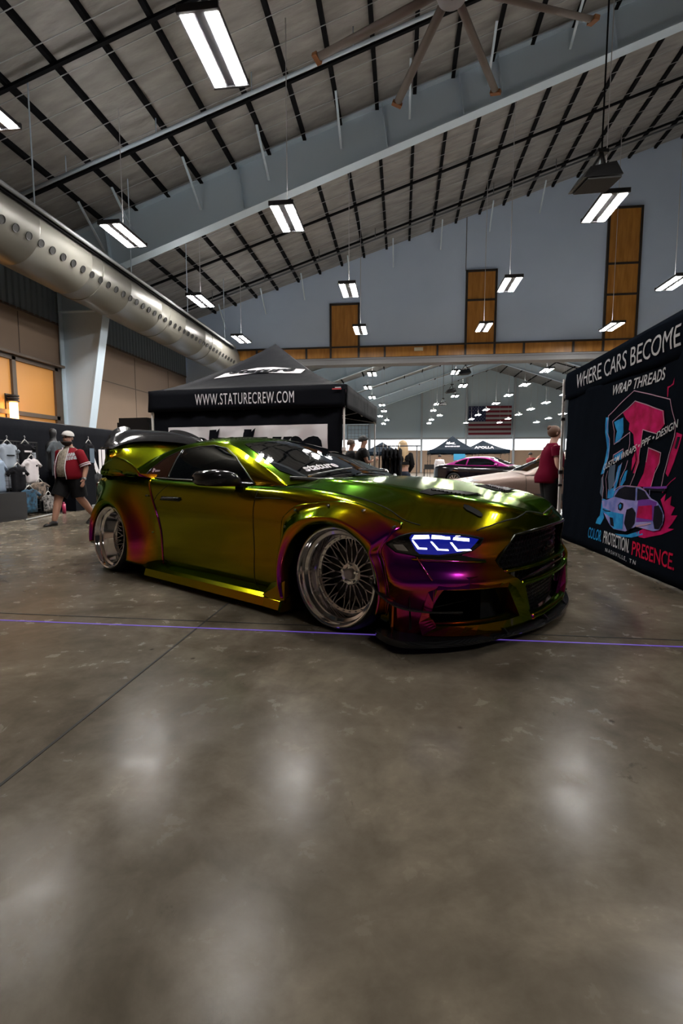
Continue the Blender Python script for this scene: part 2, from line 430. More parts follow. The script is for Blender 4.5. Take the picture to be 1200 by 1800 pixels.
for (i, z) in ((1, 7.25), (2, 8.35), (2, 7.25)): mb.bb((PIL[i][0], YW-.11, z), (PIL[i][1], YW-.02, z+.07))
struct('trim_5', mb, FRM)
mb = MB(); mb.bb((2.36, YW-.012, 8.4), (2.38, YW, RZ(2.4)))
struct('trim_6', mb, FRM)
mb = MB(); mb.box((.62, YW-.13, 5.50), (.34, .09, .12)); mb.box((.62, YW-.18, 5.50), (.26, .02, .07))
tag(put('emergency_light', mb, mat('lamp_cream', (.7, .66, .5), .4)), 'small pale emergency light box on the amber wood band above the opening', 'light')

# ---- amber window bays on the left wall
mb = MB(); mb.bb((XL, 8.6, 1.2), (XL+.02, 12.0, 3.42)); struct('window_1', mb, mat('amber_window_board', (.50, .23, .06), .4, emit=(.9, .38, .07), es=.06))
mb = MB(); BF = mat('taupe_window_frame', (.10, .072, .052), .5)
for y in (8.6, 10.6, 12.02): mb.bb((XL+.01, y-.06, 1.1), (XL+.08, y+.06, 3.5))
mb.bb((XL+.01, 8.5, 3.42), (XL+.08, 12.1, 3.52)); mb.bb((XL+.01, 8.5, 2.16), (XL+.08, 12.1, 2.26)); mb.bb((XL+.01, 8.5, 1.1), (XL+.08, 12.1, 1.2))
mb.bb((XL, 8.4, 3.52), (XL+.2, 12.2, 3.58)); mb.bb((XL+.01, 12.02, 1.1), (XL+.05, 12.3, 3.5))
struct('window_1_frame', mb, BF)
# wall sconces
def sconce(y, label):
    r = root('wall_sconce', label, 'lamp', (XL+.02, y, 2.0), 0, 'wall sconces on the tan wall')
    mb = MB(); mb.bb((0, -.09, -.05), (.03, .09, .62)); put('backplate', mb, FRM, r)
    mb = MB(); mb.cyl((.14, 0, .02), (.14, 0, .42), .085, 16); put('lamp_shade', mb, mat('sconce_glow', (.9, .6, .3), .5, emit=(1, .45, .12), es=5.0), r, smooth=False)
    for z in (.0, .44, .50, .56):
        mb = MB(); mb.cyl((.14, 0, z), (.14, 0, z+.03), .12, 16); put('band', mb, FRM, r)
    return r
sconce(10.42, 'glowing amber wall sconce on the tan wall, beside the amber window')

# ---- far hall end wall
FW = MATS['far_wall_blue']
mb = MB()
mb.prism([(XL, YF, 4.55), (XL, YF, roofz(XL)), (RIDGE, YF, roofz(RIDGE)), (XR, YF, roofz(XR)), (XR, YF, 4.55)], (0, .3, 0))
struct('wall_far', mb, FW)
mb = MB(); mb.bb((XL, YF, 2.9), (XR, YF+.3, 4.3)); struct('window_2', mb, mat('daylight_panel', (.8, .8, .8), .5, emit=(.93, .96, 1), es=1.0))
mb = MB(); mb.bb((XL, YF-.02, 4.3), (XR, YF+.3, 4.55)); struct('trim_7', mb, mat('pale_trim', (.4, .43, .45), .5))
mb = MB(); mb.bb((XL, YF-.05, 0), (XR, YF+.3, 2.9)); struct('wall_far_lower', mb, mat('far_tan', (.52, .36, .25), .6))
mb = MB()
for x in (-4.2, 2.6, 8.3, 14.3, 20.5, 26): mb.bb((x-.12, YF-.45, 0), (x+.12, YF-.02, roofz(x)-.1))
struct('trim_8', mb, mat('pale_column', (.5, .55, .6), .5))

# ---- flag on the far wall
fr = root('flag', 'large striped stars and stripes flag hanging on the far blue wall', 'flag', (8.55, YF-.5, 4.85))
W_, H_ = 5.35, 3.65
RED = mat('flag_red', (.20, .012, .03), .7); WHT = mat('flag_white', (.42, .40, .42), .7); BLU = mat('flag_blue', (.015, .025, .09), .7)
mb = MB()
for i in range(13):
    mb.cur = 0 if i % 2 == 0 else 1
    mb.bb((0, 0, H_-(i+1)*H_/13), (W_, .02, H_-i*H_/13))
put('stripes', mb, [RED, WHT], fr)
mb = MB(); mb.bb((0, -.01, H_*6/13), (W_*.4, 0, H_)); cn = put('canton', mb, BLU, fr)
mb = MB()
for r in range(9):
    for c in range(6 if r % 2 == 0 else 5):
        cx = W_*.4*((c+.5)/6 if r % 2 == 0 else (c+1)/6); cz = H_*6/13 + H_*7/13*(1-(r+.5)/9)
        p = [(cx+(.07 if k % 2 == 0 else .028)*math.sin(k*PI/5), -.013, cz+(.07 if k % 2 == 0 else .028)*math.cos(k*PI/5)) for k in range(10)]
        mb.prism(p, (0, .004, 0))
put('star', mb, WHT, cn); kids(cn)[0]['kind'] = 'stuff'

# ---- round ventilation duct
dr = root('air_duct', 'huge round grey ventilation duct with a row of dark nozzle holes along the left wall', 'duct', (-7.1, 0, 5.25))
DUCTM = mat('duct_grey', (.15, .145, .125), .36, .2)
mb = MB(); R_ = .63; rows = []
ys = []; y = 1.0
while y < 19.0: ys += [y, y+.01, y+1.49]; y += 1.5
for y in ys: rows.append((R_+(.006 if abs((y-1) % 1.5) < .005 else 0), y))
prof = [(r, y) for r, y in rows] + [(R_, 19.3), (R_*.93, 19.62), (R_*.75, 19.8), (0.01, 19.85)]
rings = [[Vector((r*math.cos(2*PI*k/48), y, r*math.sin(2*PI*k/48))) for k in range(48)] for r, y in prof]
mb.rings(rings, False); put('duct_shell', mb, DUCTM, dr, smooth=True)
HOLE = mat('nozzle_black', (.004, .004, .004), .6)
y = 7.09; a = math.radians(-24); n = Vector((math.cos(a), 0, math.sin(a))); hm = None
while y < 19.0:
    if hm is None:
        mb = MB(); c = n*(R_-.02); mb.cyl(c, c+n*.03, .062, 16)
        mb.tube([c+n*.03+Vector((.066*math.sin(t)*-math.sin(a), .066*math.cos(t), .066*math.sin(t)*math.cos(a))) for t in [2*PI*k/16 for k in range(17)]], .008, 5)
        hm = mb.mesh('nozzle', HOLE)
    put('nozzle', hm, None, dr, loc=(0, y, 0)); y += .295
# seams around the duct
mb = MB()
for y in (4.2, 7.3, 10.4, 13.5, 16.6):
    mb.tube([(R_*1.002*math.cos(t), y, R_*1.002*math.sin(t)) for t in [2*PI*k/48 for k in range(49)]], .012, 5, False)
put('seam_band', mb, DUCTM, dr, smooth=True)
# long rail above the duct
rr = root('cable_rail', 'long dark and white conduit rail running just above the round duct', 'rail', (-6.35, 0, 5.46))
mb = MB(); mb.cyl((0, 2, 0), (0, 18.6, 0), .035, 8); put('pipe', mb, mat('pipe_grey', (.32, .34, .36), .4), rr, smooth=True)
mb = MB(); mb.box((-.09, 10.3, -.03), (.05, 16.6, .05)); put('channel', mb, DARKST, rr)
for y in (5.2, 8.3, 11.4, 14.5, 17.6):
    mb = MB(); mb.cyl((-.05, y, 0), (-.05, y, RZ(-6.4)-5.46), .012, 6); put('hanger_rod', mb, WHITEST, rr)

# ---- pendant twin-strip lamps
GLOW = mat('lamp_strip_glow', (1, 1, 1), .5, emit=(1.0, .96, .91), es=LAMP_EMIT)
ADDED_UPGLOW = mat('added_uplight_glow', (1, 1, 1), .5, emit=(1.0, .97, .93), es=ADDED_UP)
GLOWF = mat('far_lamp_glow', (1, 1, 1), .5, emit=(1.0, .96, .91), es=LAMP_EMIT*1.45)
def make_lamp(loc, label, drop, group, glow=GLOW):
    r = root('pendant_light', label, 'lamp', loc, 0, group)
    mb = MB(); mb.box((0, 0, .05), (.10, 1.0, .05)); mb.box((-.13, 0, .03), (.17, 1.0, .05)); mb.box((.13, 0, .03), (.17, 1.0, .05))
    mb.box((0, -.5, .035), (.44, .03, .075)); mb.box((0, .5, .035), (.44, .03, .075))
    put('housing', mb, mat('lamp_housing', (.03, .03, .035), .4), r)
    for s in (-1, 1):
        mb = MB(); mb.box((s*.13, 0, .0), (.125, .94, .012)); put('diffuser', mb, glow, r)
    mb = MB(); mb.box((0, 0, .079), (.09, .90, .006)); put('added_uplight', mb, ADDED_UPGLOW, r)  # upward glow added to light the roof, not part of the lamp
    mb = MB(); mb.cyl((0, 0, .08), (0, 0, .08+drop), .008, 5); mb.box((0, 0, .10), (.06, .12, .06)); put('suspension_rod', mb, mat('cable_white', (.5, .5, .52), .5), r)
    return r
NEAR = [(-2.07, 5.62, 'brightest twin-strip pendant light, nearest, top left of the picture'),
        (-5.5, 9.56, 'twin-strip pendant light hanging close to the round duct and the white rafter'),
        (-2.13, 9.29, 'twin-strip pendant light under the middle of the big white rafter'),
        (3.50, 9.60, 'twin-strip pendant light beside the black hanging speaker, upper right'),
        (-5.56, 13.47, 'twin-strip pendant light beyond the rafter at left, above the black canopy'),
        (-1.40, 13.13, 'twin-strip pendant light just above the leftmost wood pilaster'),
        (2.65, 13.21, 'twin-strip pendant light on the white wall right of the middle wood pilaster'),
        (-5.78, 17.6, 'small twin-strip pendant light near the far end of the duct'),
        (-1.42, 16.94, 'small twin-strip pendant light in front of the leftmost wood pilaster'),
        (2.65, 17.09, 'small twin-strip pendant light in front of the middle wood pilaster'),
        (6.81, 17.52, 'small twin-strip pendant light in front of the tall right wood pilaster'),
        (6.70, 13.59, 'twin-strip pendant light at the right picture edge above the printed booth'),
        (-5.35, 5.98, 'twin-strip pendant light cut by the left picture edge')]
for x, y, lb in NEAR:
    r = make_lamp((x, y, 5.5), lb, roofz(x)-5.65, 'pendant lights in the near hall')
# the same grid carried on above and beside the photographer
for x, y in ((7.4, 9.6), (11.0, 13.4), (11.0, 17.3), (3.62, 5.6), (3.5, -2.1), (7.4, 5.6)):
    make_lamp((x, y, 5.5), 'pendant light over the right side of the near hall, outside the picture', roofz(x)-5.65, 'pendant lights outside the picture')
ORD = ['first', 'second', 'third', 'fourth', 'fifth', 'sixth', 'seventh', 'eighth', 'ninth']
proto = None
FX = [(-2.0, 'left'), (2.95, 'second'), (6.87, 'third'), (10.4, 'fourth'), (14.2, 'rightmost')]
for j in range(8):
    for i, (x, nm) in enumerate(FX):
        y = 25.0+4.25*j
        xx = x + (.5 if i == 0 and j in (0, 3, 4, 6) else 0) + (.5 if i == 1 and j in (1, 2, 5) else 0) - (.35 if i == 1 and j in (0, 3, 4) else 0)
        if i >= 3 and j < 2: continue
        lb = 'far-hall pendant light, %s row past the opening, %s' % (ORD[j], 'leftmost' if i == 0 else nm if i == 4 else nm + ' from left')
        if proto is None: proto = make_lamp((xx, y, 5.5), lb, 4.0, 'pendant lights in the far hall', GLOWF); 
        else: copy_tree(proto, loc=(xx, y, 5.5), label=lb)

# ---- ceiling fan
f = root('ceiling_fan', 'very large ceiling fan with eight dull brown blades hanging at the top of the picture', 'fan', (.52, 6.32, 6.5))
BL = mat('fan_blade', (.16, .135, .115), .5); TIP = mat('fan_tip', (.30, .13, .05), .6)
mb = MB(); mb.lathe([(.01, -.14), (.16, -.13), (.19, -.05), (.19, .06), (.14, .12), (.07, .2), (.05, .5), (.01, .5)], 24); put('hub', mb, mat('fan_hub', (.3, .3, .31), .4), f, smooth=True)
mb = MB(); mb.cyl((0, 0, .4), (0, 0, RZ(.52)-6.5-.05), .035, 10); put('downrod', mb, WHITEST, f)
for k in range(8):
    a = math.radians(20+45*k)
    R = Matrix.Rotation(a, 4, 'Z') @ Matrix.Rotation(math.radians(14), 4, 'X')
    mb = MB(); rings = []
    for x in (.17, .6, 1.2, 1.86):
        cr = .055
        rings.append([Vector((x, cr*math.cos(t)*1.05, .018*math.sin(t)+.01*math.cos(2*t))) for t in [2*PI*q/14 for q in range(14)]])
    mb.rings(rings).xf(R); b = put('blade', mb, BL, f, smooth=True)
    mb = MB(); mb.box((1.90, 0, 0), (.07, .15, .05)); mb.xf(R); put('blade_tip', mb, TIP, b)

# ---- hanging speakers
def speaker(x, y, z, label):
    r = root('hanging_speaker', label, 'speaker', (x, y, z), math.radians(10), 'black hanging speakers')
    mb = MB()
    mb.add([(-.32, -.22, -.12), (.26, -.22, -.05), (.26, .22, -.05), (-.32, .22, -.12), (-.20, -.17, .06), (.18, -.17, .15), (.20, .17, .15), (-.20, .17, .06)],
           [(0,3,2,1),(4,5,6,7),(0,1,5,4),(1,2,6,5),(2,3,7,6),(3,0,4,7)])
    put('cabinet', mb, BLACKP, r)
    mb = MB(); mb.box((0, 0, -.10), (.5, .4, .02), Matrix.Rotation(-.1, 3, 'Y')); put('grille', mb, mat('speaker_grille', (.02, .02, .02), .7), r)
    mb = MB(); mb.bar((-.1, 0, .12), (.05, 0, .34), .05, .03); mb.bar((.1, 0, .15), (.05, 0, .34), .05, .03); mb.box((.05, 0, .36), (.16, .1, .05)); put('bracket', mb, BLACKP, r)
    mb = MB(); mb.cyl((.05, 0, .36), (.05, 0, roofz(x)-z-.1), .012, 6); put('suspension_rod', mb, DARKST, r)
speaker(2.80, 8.0, 5.18, 'large black speaker hanging beside a pendant light, upper right')
speaker(2.8, 23.3, 5.2, 'black hanging speaker in the far hall closest to the opening')
speaker(2.77, 29.0, 5.2, 'black hanging speaker in the far hall, middle of the line')
speaker(2.77, 35.0, 5.2, 'smallest black hanging speaker, deepest in the far hall')
# ================================================================== THE CUSTOM CAR (x forward, y left, origin under the front axle)
CAR = root('custom_sports_car', 'low wide-body coupe in green, gold and purple colour-shifting wrap with deep chrome wheels', 'car',
           (.134, 3.71, 0), math.atan2(-.524, .852))
V = Vector
zr0 = [.08, .13, .25, .38, .48, .58, .67, .75, .80]
yr0 = [.86, .925, .945, .945, .95, .955, .95, .925, .875]
def side_rows(x, zs, yk, ysh=None, yb=None):
    out = []
    for j in range(9):
        z = .08+(zr0[j]-.08)*(zs-.08)/.72
        y = yr0[j]*yk
        if ysh is not None and j >= 5: y = y+(ysh-yr0[8]*yk)*((j-4)/4)**1.3
        out.append(V((x, y, z)))
    return out
def top_rows(sh, xc, zc, zedge=None, dome=.55, crease=True):
    """five points from the shoulder to the centre line"""
    out = []
    for f, g in ((.13, .34), (.30, .74), (.385, .97), (.68, .995), (1.0, 1.0)):
        out.append(V((sh.x+(xc-sh.x)*f, sh.y*(1-f), sh.z+(zc-sh.z)*g)))
    return out
C = []
# tail (wraps round)
def rear(x, y, zs, zc, xc):
    rows = []
    for j, z in enumerate([.17, .20, .30, .40, .50, .58, .68, .78, zs]):
        o = [-.05, -.02, 0, .01, .02, .02, .0, -.02, -.05][j]
        k = 1+o
        rows.append(V((x+(-o*.6), y*k, z)))
    sh = rows[-1]
    return rows + [V((sh.x+(xc-sh.x)*f, sh.y*(1-f), sh.z+(zc-sh.z)*min(1, f*1.5))) for f in (.16, .4, .62, .82, 1.0)]
C.append(rear(-3.76, 0, .86, .90, -3.60)); C.append(rear(-3.75, .30, .86, .90, -3.55)); C.append(rear(-3.71, .50, .86, .905, -3.45))
C.append(rear(-3.60, .68, .86, .91, -3.38))
for x, zs, yk, ysh, zc in ((-3.36, .86, .86, .77, .915), (-3.05, .875, .97, .865, .92), (-2.7, .88, 1.0, .885, .92), (-2.35, .875, .995, .875, .90),
                           (-2.0, .86, .98, .86, .90), (-1.4, .85, .975, .85, .90), (-.8, .84, .985, .86, .895)):
    r = side_rows(x, zs, yk, ysh); C.append(r + [V((x, r[-1].y*(1-f), r[-1].z+(zc-r[-1].z)*min(1, f*1.6))) for f in (.16, .4, .62, .82, 1.0)])
for x, zs, yk, ysh, xc, zc in ((-.45, .835, 1.0, .875, -.45, .905), (-.15, .815, 1.01, .88, -.15, .893), (.12, .775, 1.02, .89, .12, .868), (.30, .72, 1.03, .91, .30, .845)):
    r = side_rows(x, zs, yk, ysh); C.append(r + top_rows(r[-1], xc, zc))
zf = [.07, .13, .22, .30, .37, .44, .51, .58, .635]
of = [-.025, -.012, 0, .012, .030, .0, -.012, -.006, -.025]
for (x, y, nx, ny, xc, zc) in ((.42, .98, .25, .97, .40, .832), (.60, .91, .6, .8, .53, .812), (.76, .78, .75, .66, .65, .788), (.87, .60, .9, .43, .76, .760),
                               (.935, .40, .97, .22, .845, .722), (.962, .20, 1, .08, .89, .695), (.97, 0, 1, 0, .905, .682)):
    rows = [V((x+nx*o, y+ny*o, z)) for z, o in zip(zf, of)]
    C.append(rows + top_rows(rows[-1], xc, zc, dome=.5))
G = net(C, 5, 3)
mb = MB(); mb.grid(G); mb.mirror()
for i, v in enumerate(mb.v):
    if abs(v[1]) < .0015: mb.v[i] = (v[0], 0.0, v[2])
shell = mb.mesh('body_shell', PAINT, True, .0008)
shell_bm = bmesh.new(); shell_bm.from_mesh(shell)
def orient_out(bm, c=V((-1.4, 0, .5))):
    f = max(bm.faces, key=lambda f: f.calc_center_median().z)
    if f.normal.z < 0: bmesh.ops.reverse_faces(bm, faces=bm.faces)
orient_out(shell_bm); shell_bm.to_mesh(shell)
BVH = BVHTree.FromBMesh(shell_bm)
body = put('body_shell', shell, None, CAR)

def poly_cutter(name, mb):
    me = mb.mesh(name, BLACKP); return me
def boolean(o, cut_mb):
    """cut the closed shapes in cut_mb out of mesh o (result stored, no helper objects left)"""
    me = cut_mb.mesh('cut', BLACKP); c = bpy.data.objects.new('cut', me); COL.objects.link(c)
    md = o.modifiers.new('b', 'BOOLEAN'); md.operation = 'DIFFERENCE'; md.solver = 'EXACT'; md.object = c
    par = o.parent; o.parent = None
    dg = bpy.context.evaluated_depsgraph_get(); dg.update(); n = bpy.data.meshes.new_from_object(o.evaluated_get(dg))
    o.modifiers.clear(); o.data = n; o.parent = par
    bpy.data.objects.remove(c); bpy.data.meshes.remove(me)
sol = body.modifiers.new('s', 'SOLIDIFY'); sol.thickness = .018; sol.offset = -1
par = body.parent; body.parent = None
dg = bpy.context.evaluated_depsgraph_get(); dg.update(); n = bpy.data.meshes.new_from_object(body.evaluated_get(dg)); body.modifiers.clear(); body.data = n; body.parent = par

AF = (-.055, .285); AR = (-2.70, .29)
cut = MB()
for s in (-1, 1):
    for (ax, az), rx, rz in ((AF, .395, .375), (AR, .365, .36)):
        ring = [V((ax+rx*math.cos(t), 0, az+rz*math.sin(t))) for t in [2*PI*k/48 for k in range(48)]]
        cut.rings([[p+V((0, s*.55, 0)) for p in ring], [p+V((0, s*1.3, 0)) for p in ring]])
boolean(body, cut)
# grille openings
GR = [(-.50, .610), (-.63, .475), (-.60, .415), (-.47, .335), (.47, .335), (.60, .415), (.63, .475), (.50, .610), (.25, .622), (-.25, .622)]
cut = MB(); cut.prism([(.70, y, z) for y, z in GR], (.6, 0, 0)); boolean(body, cut)
LG = [(-.43, .318), (-.30, .115), (.30, .115), (.43, .318)]
cut = MB(); cut.prism([(.70, y, z) for y, z in LG], (.6, 0, 0)); boolean(body, cut)
# corner duct openings
DU = [(-.895, .335), (-.60, .335), (-.50, .165), (-.90, .145), (-.912, .20)]
for s in (1, -1):
    cut = MB(); cut.prism([(.40, s*y, z) for y, z in DU], (.62, 0, 0)); boolean(body, cut)

def smooth_auto(me, ang=.6):
    bm = bmesh.new(); bm.from_mesh(me)
    for f in bm.faces: f.smooth = True
    for e in bm.edges: e.smooth = not (len(e.link_faces) == 2 and e.calc_face_angle(0) > ang)
    bm.to_mesh(me); bm.free()
smooth_auto(body.data)

# dark boxes added inside to block light through the openings, plus duct liners
DARKIN = mat('inner_dark', (.004, .004, .005), .7)
mb = MB(); mb.bb((-3.5, -.55, .14), (.52, .55, .60)); mb.bb((.52, -.42, .12), (.66, .42, .58))
mb.bb((-2.2, -.86, .12), (-.52, .86, .70)); put('inner_light_block', mb, DARKIN, body)
for s in (1, -1):
    mb = MB(); mb.add([(.5, s*.50, .10), (.5, s*.97, .10), (.5, s*.97, .42), (.5, s*.50, .42)], [(0, 1, 2, 3)]); mb.add([(.72, s*.50, .10), (.5, s*.50, .10), (.5, s*.50, .42), (.72, s*.50, .42)], [(0, 1, 2, 3)])
    put('duct_liner', mb, DARKIN, body)

# -------- helpers that lay pieces on the shell
def conform(poly, M3, d, bvh, off, L=.04, both=True, dist=3.0):
    """fill a 2-D outline, map it to 3-D with M3(u, v), drop it along d on the body and lift it by off"""
    bm = bmesh.new(); vs = [bm.verts.new((u, v, 0)) for u, v in poly]
    tri = tessellate_polygon([[V((u, v, 0)) for u, v in poly]])
    for t in tri:
        try: bm.faces.new([vs[i] for i in t])
        except ValueError: pass
    for it in range(7):
        es = [e for e in bm.edges if e.calc_length() > L]
        if not es: break
        bmesh.ops.subdivide_edges(bm, edges=es, cuts=1); bmesh.ops.triangulate(bm, faces=bm.faces)
    bm.verts.ensure_lookup_table(); bad = []
    out = []; d = V(d).normalized()
    for v in bm.verts:
        p = M3(v.co.x, v.co.y); h, n, i, ds = bvh.ray_cast(p, d, dist)
        if h is None: bad.append(v); out.append(None); continue
        if n.dot(d) > 0: n = -n
        out.append(h+n*off)
    fs = []; idx = {v: i for i, v in enumerate(bm.verts)}
    for f in bm.faces:
        ids = [idx[v] for v in f.verts]
        if all(out[i] is not None for i in ids): fs.append(tuple(ids))
    vs = [o if o is not None else V((0, 0, 0)) for o in out]
    used = sorted(set(i for f in fs for i in f)); mp = {a: b for b, a in enumerate(used)}
    m = MB(); m.add([vs[i] for i in used], [tuple(mp[i] for i in f) for f in fs]); bm.free()
    return m
def seam(pts, d, bvh, wd, off=.001, m=None, step=.03, r=None):
    """thin line lying on the shell through the given 3-D points"""
    P = []
    for a, b in zip(pts, pts[1:]):
        a, b = V(a), V(b); n = max(1, int((b-a).length/step)); P += [a.lerp(b, k/n) for k in range(n)]
    P.append(V(pts[-1])); out = []
    for p in P:
        h, n, i, ds = bvh.ray_cast(p, V(d).normalized(), 3.0)
        if h is not None:
            out.append(h+(n if n.dot(V(d)) < 0 else -n)*off)
    return out
def both_sides(name, fn, m, parent=None, smooth=True, **k):
    obs = []
    for s in (-1, 1):
        q = fn(s)
        if q is not None: obs.append(put(name, q, m, parent or CAR, smooth=smooth, **k))
    return obs
def flipy(mb, s):
    """pieces are written for the near side (y < 0); s = 1 mirrors them"""
    if s == 1: mb.v = [(x, -y, z) for x, y, z in mb.v]; mb.f = [tuple(reversed(f)) for f in mb.f]
    return mb
SEAMM = mat('panel_gap', (.004, .004, .004), .8)
EDGEM = mat('wrap_edge', (.55, .35, .10), .25, .9)

# -------- cabin: roof, pillars, glass
R = [(-.60, .77, .86), (-1.0, .70, 1.02), (-1.38, .605, 1.150), (-1.70, .565, 1.195), (-2.05, .555, 1.190), (-2.38, .56, 1.14), (-2.70, .59, 1.045), (-2.92, .61, .955), (-3.10, .62, .86)]
CC = [(-.44, .90), (-.92, 1.06), (-1.36, 1.205), (-1.72, 1.262), (-2.10, 1.262), (-2.50, 1.20), (-2.86, 1.105), (-3.10, 1.01), (-3.28, .87)]
BELT = [(-.60, .79, .845), (-1.0, .80, .845), (-1.38, .81, .852), (-1.70, .815, .858), (-2.05, .815, .865), (-2.38, .81, .872), (-2.70, .80, .875), (-2.92, .74, .86), (-3.10, .66, .83)]
top = []
for r, c in zip(R, CC):
    r = V(r); c = V((c[0], 0, c[1])); row = [r]
    for f in (.12, .35, .68, 1.0):
        row.append(V((r.x+(c.x-r.x)*(f**.8), r.y*(1-f), r.z+(c.z-r.z)*math.sin(f*PI/2)**.85)))
    top.append(row)
sd = []
for b, r in zip(BELT, R):
    b, r = V(b), V(r); sd.append([b, b.lerp(r, .34)+V((0, .014, 0)), b.lerp(r, .70)+V((0, .016, 0)), r])
GT = net(top, 6, 5); GS = net(sd, 6, 5)
mb = MB(); mb.grid(GT); mb.grid(GS); mb.mirror()
for i, v in enumerate(mb.v):
    if abs(v[1]) < .0015: mb.v[i] = (v[0], 0.0, v[2])
cme = mb.mesh('cabin', PAINT, True, .0008)
cbm = bmesh.new(); cbm.from_mesh(cme); orient_out(cbm)
for e in cbm.edges:
    e.smooth = not (len(e.link_faces) == 2 and e.calc_face_angle(0) > .55)
cbm.to_mesh(cme); CBVH = BVHTree.FromBMesh(cbm)
cabin = put('roof_and_pillars', cme, None, CAR)
# side glass (near side written in x, z)
SG = [(-.93, .862), (-1.16, .865), (-1.6, .870), (-2.04, .877), (-2.05, .90), (-2.10, 1.125), (-1.88, 1.150), (-1.66, 1.155), (-1.46, 1.125), (-1.28, 1.055), (-1.08, .952)]
QG = [(-2.075, .878), (-2.36, .886), (-2.43, .905), (-2.40, .965), (-2.30, 1.055), (-2.125, 1.122)]
def pane(poly):
    def fn(s): return conform(poly, lambda u, v: V((u, s*2.0, v)), (0, -s, 0), CBVH, .004, .05)
    return fn
both_sides('side_window', pane(SG), GLASSBLK); qs = both_sides('quarter_window', pane(QG), mat('tinted_glass_brown', (.035, .012, .006), .05, coat=1))
TRIMC = mat('window_trim', (.35, .36, .38), .2, .9)
ALLW = [(-.93, .862), (-1.16, .865), (-1.6, .870), (-2.04, .877), (-2.36, .884), (-2.44, .905), (-2.41, .965), (-2.31, 1.06), (-2.10, 1.132), (-1.88, 1.157), (-1.66, 1.162), (-1.45, 1.132), (-1.27, 1.06), (-1.08, .956), (-.93, .862)]
def trimfn(s):
    m = MB(); m.tube(seam([(x, s*2, z) for x, z in ALLW], (0, -s, 0), CBVH, 0, .004), .006, 6); return m
both_sides('window_trim', trimfn, mat('black_trim', (.01, .01, .011), .3))
def trimlow(s):
    m = MB(); m.tube(seam([(x, s*2, z-.004) for x, z in ALLW[:7]], (0, -s, 0), CBVH, 0, .008), .005, 6); return m
both_sides('belt_trim', trimlow, TRIMC)
def bpillar(s):
    m = MB(); m.tube(seam([(-2.045, s*2, .875), (-2.10, s*2, 1.13)], (0, -s, 0), CBVH, 0, .006), .007, 6); return m
both_sides('window_divider', bpillar, TRIMC)
for s in (-1, 1):   # decal on the quarter glass
    p, n, i, ds = CBVH.ray_cast(V((-2.30, s*2, .945)), V((0, -s, 0)), 3)
    mm = frame(p+V((0, s*.007, 0)), (-s*1, 0, .0), (0, -s*.35, .94)) if s == 1 else frame(p+V((0, s*.007, 0)), (1, 0, 0), (0, .35, .94))
    m = MB(); m.box((-.055, 0, 0), (.02, .05, .002)); m.box((-.04, .012, 0), (.02, .016, .002))
    for k in range(4): m.box((-.015+.02*k, -.004, 0), (.015, .024, .002))
    m.xf(mm); put('window_sticker', m, PRINTW, qs[0] if s == -1 else qs[1])
# windshield and rear glass, written in the (y, t) of the slope
def slope_pane(corners, z0, dirv, bvh, off=.004):
    return conform(corners, lambda u, v: V((v, u, 2.0)), dirv, bvh, off, .05)
WS = [(-.665, -.80), (-.58, -1.12), (-.50, -1.385), (0, -1.41), (.50, -1.385), (.58, -1.12), (.665, -.80), (.62, -.63), (.35, -.52), (0, -.48), (-.35, -.52), (-.62, -.63)]
ws = slope_pane(WS, 0, (0, 0, -1), CBVH); WSO = put('windshield', ws, GLASSBLK, CAR, smooth=True)
RW = [(-.47, -2.46), (.47, -2.46), (.50, -2.75), (.50, -3.05), (0, -3.2), (-.50, -3.05), (-.50, -2.75)]
put('rear_window', slope_pane(RW, 0, (0, 0, -1), CBVH), GLASSBLK, CAR, smooth=True)
# cowl / wiper
m = MB(); m.tube(seam([(-.66, -.70, 2), (-.52, -.50, 2), (-.44, -.2, 2), (-.42, 0, 2), (-.44, .2, 2), (-.52, .5, 2), (-.66, .7, 2)], (0, 0, -1), CBVH, 0, .004), .018, 8); put('cowl_seal', m, BLACKP, CAR, smooth=True)
for a in (((-.60, -.58, 2), (-.60, -.05, 2)), ((-.56, -.02, 2), (-.62, .48, 2))):
    m = MB(); m.tube(seam(list(a), (0, 0, -1), CBVH, 0, .022), .008, 6); put('wiper', m, BLACKP, CAR)
# windshield banner text
def conform_text(txt, width, height, org, xa, ya, d, bvh, off, name, parent, mm=PRINTW, **k):
    me = text_mesh(txt, **k); bm = bmesh.new(); bm.from_mesh(me)
    bmesh.ops.triangulate(bm, faces=bm.faces); bm.to_mesh(me); bm.free()
    xs = [v.co.x for v in me.vertices]; ys = [v.co.y for v in me.vertices]; cx, cy = (max(xs)+min(xs))/2, (max(ys)+min(ys))/2
    kx, ky = width/(max(xs)-min(xs)), height/(max(ys)-min(ys)); bm = bmesh.new(); bm.from_mesh(me)
    bmesh.ops.delete(bm, geom=[f for f in bm.faces if max(v.co.z for v in f.verts) < .0005 or max(v.co.z for v in f.verts)-min(v.co.z for v in f.verts) > .0005], context='FACES')
    for _ in range(6):
        es = [e for e in bm.edges if math.hypot((e.verts[0].co.x-e.verts[1].co.x)*kx, (e.verts[0].co.y-e.verts[1].co.y)*ky) > .05]
        if not es: break
        bmesh.ops.subdivide_edges(bm, edges=es, cuts=1); bmesh.ops.triangulate(bm, faces=bm.faces)
    bm.to_mesh(me); bm.free()
    for v in me.vertices:
        u = (v.co.x-cx)/(max(xs)-min(xs))*width; w_ = (v.co.y-cy)/(max(ys)-min(ys))*height
        p = V(org)+V(xa)*u+V(ya)*w_; h, n, i, ds = bvh.ray_cast(p, V(d), 4)
        if h is not None:
            if n.dot(V(d)) > 0: n = -n
            v.co = h+n*(off+(v.co.z > 0)*.001)
    me.materials.clear(); me.materials.append(mm); o = bpy.data.objects.new(name, me); COL.objects.link(o); o.parent = parent; return o
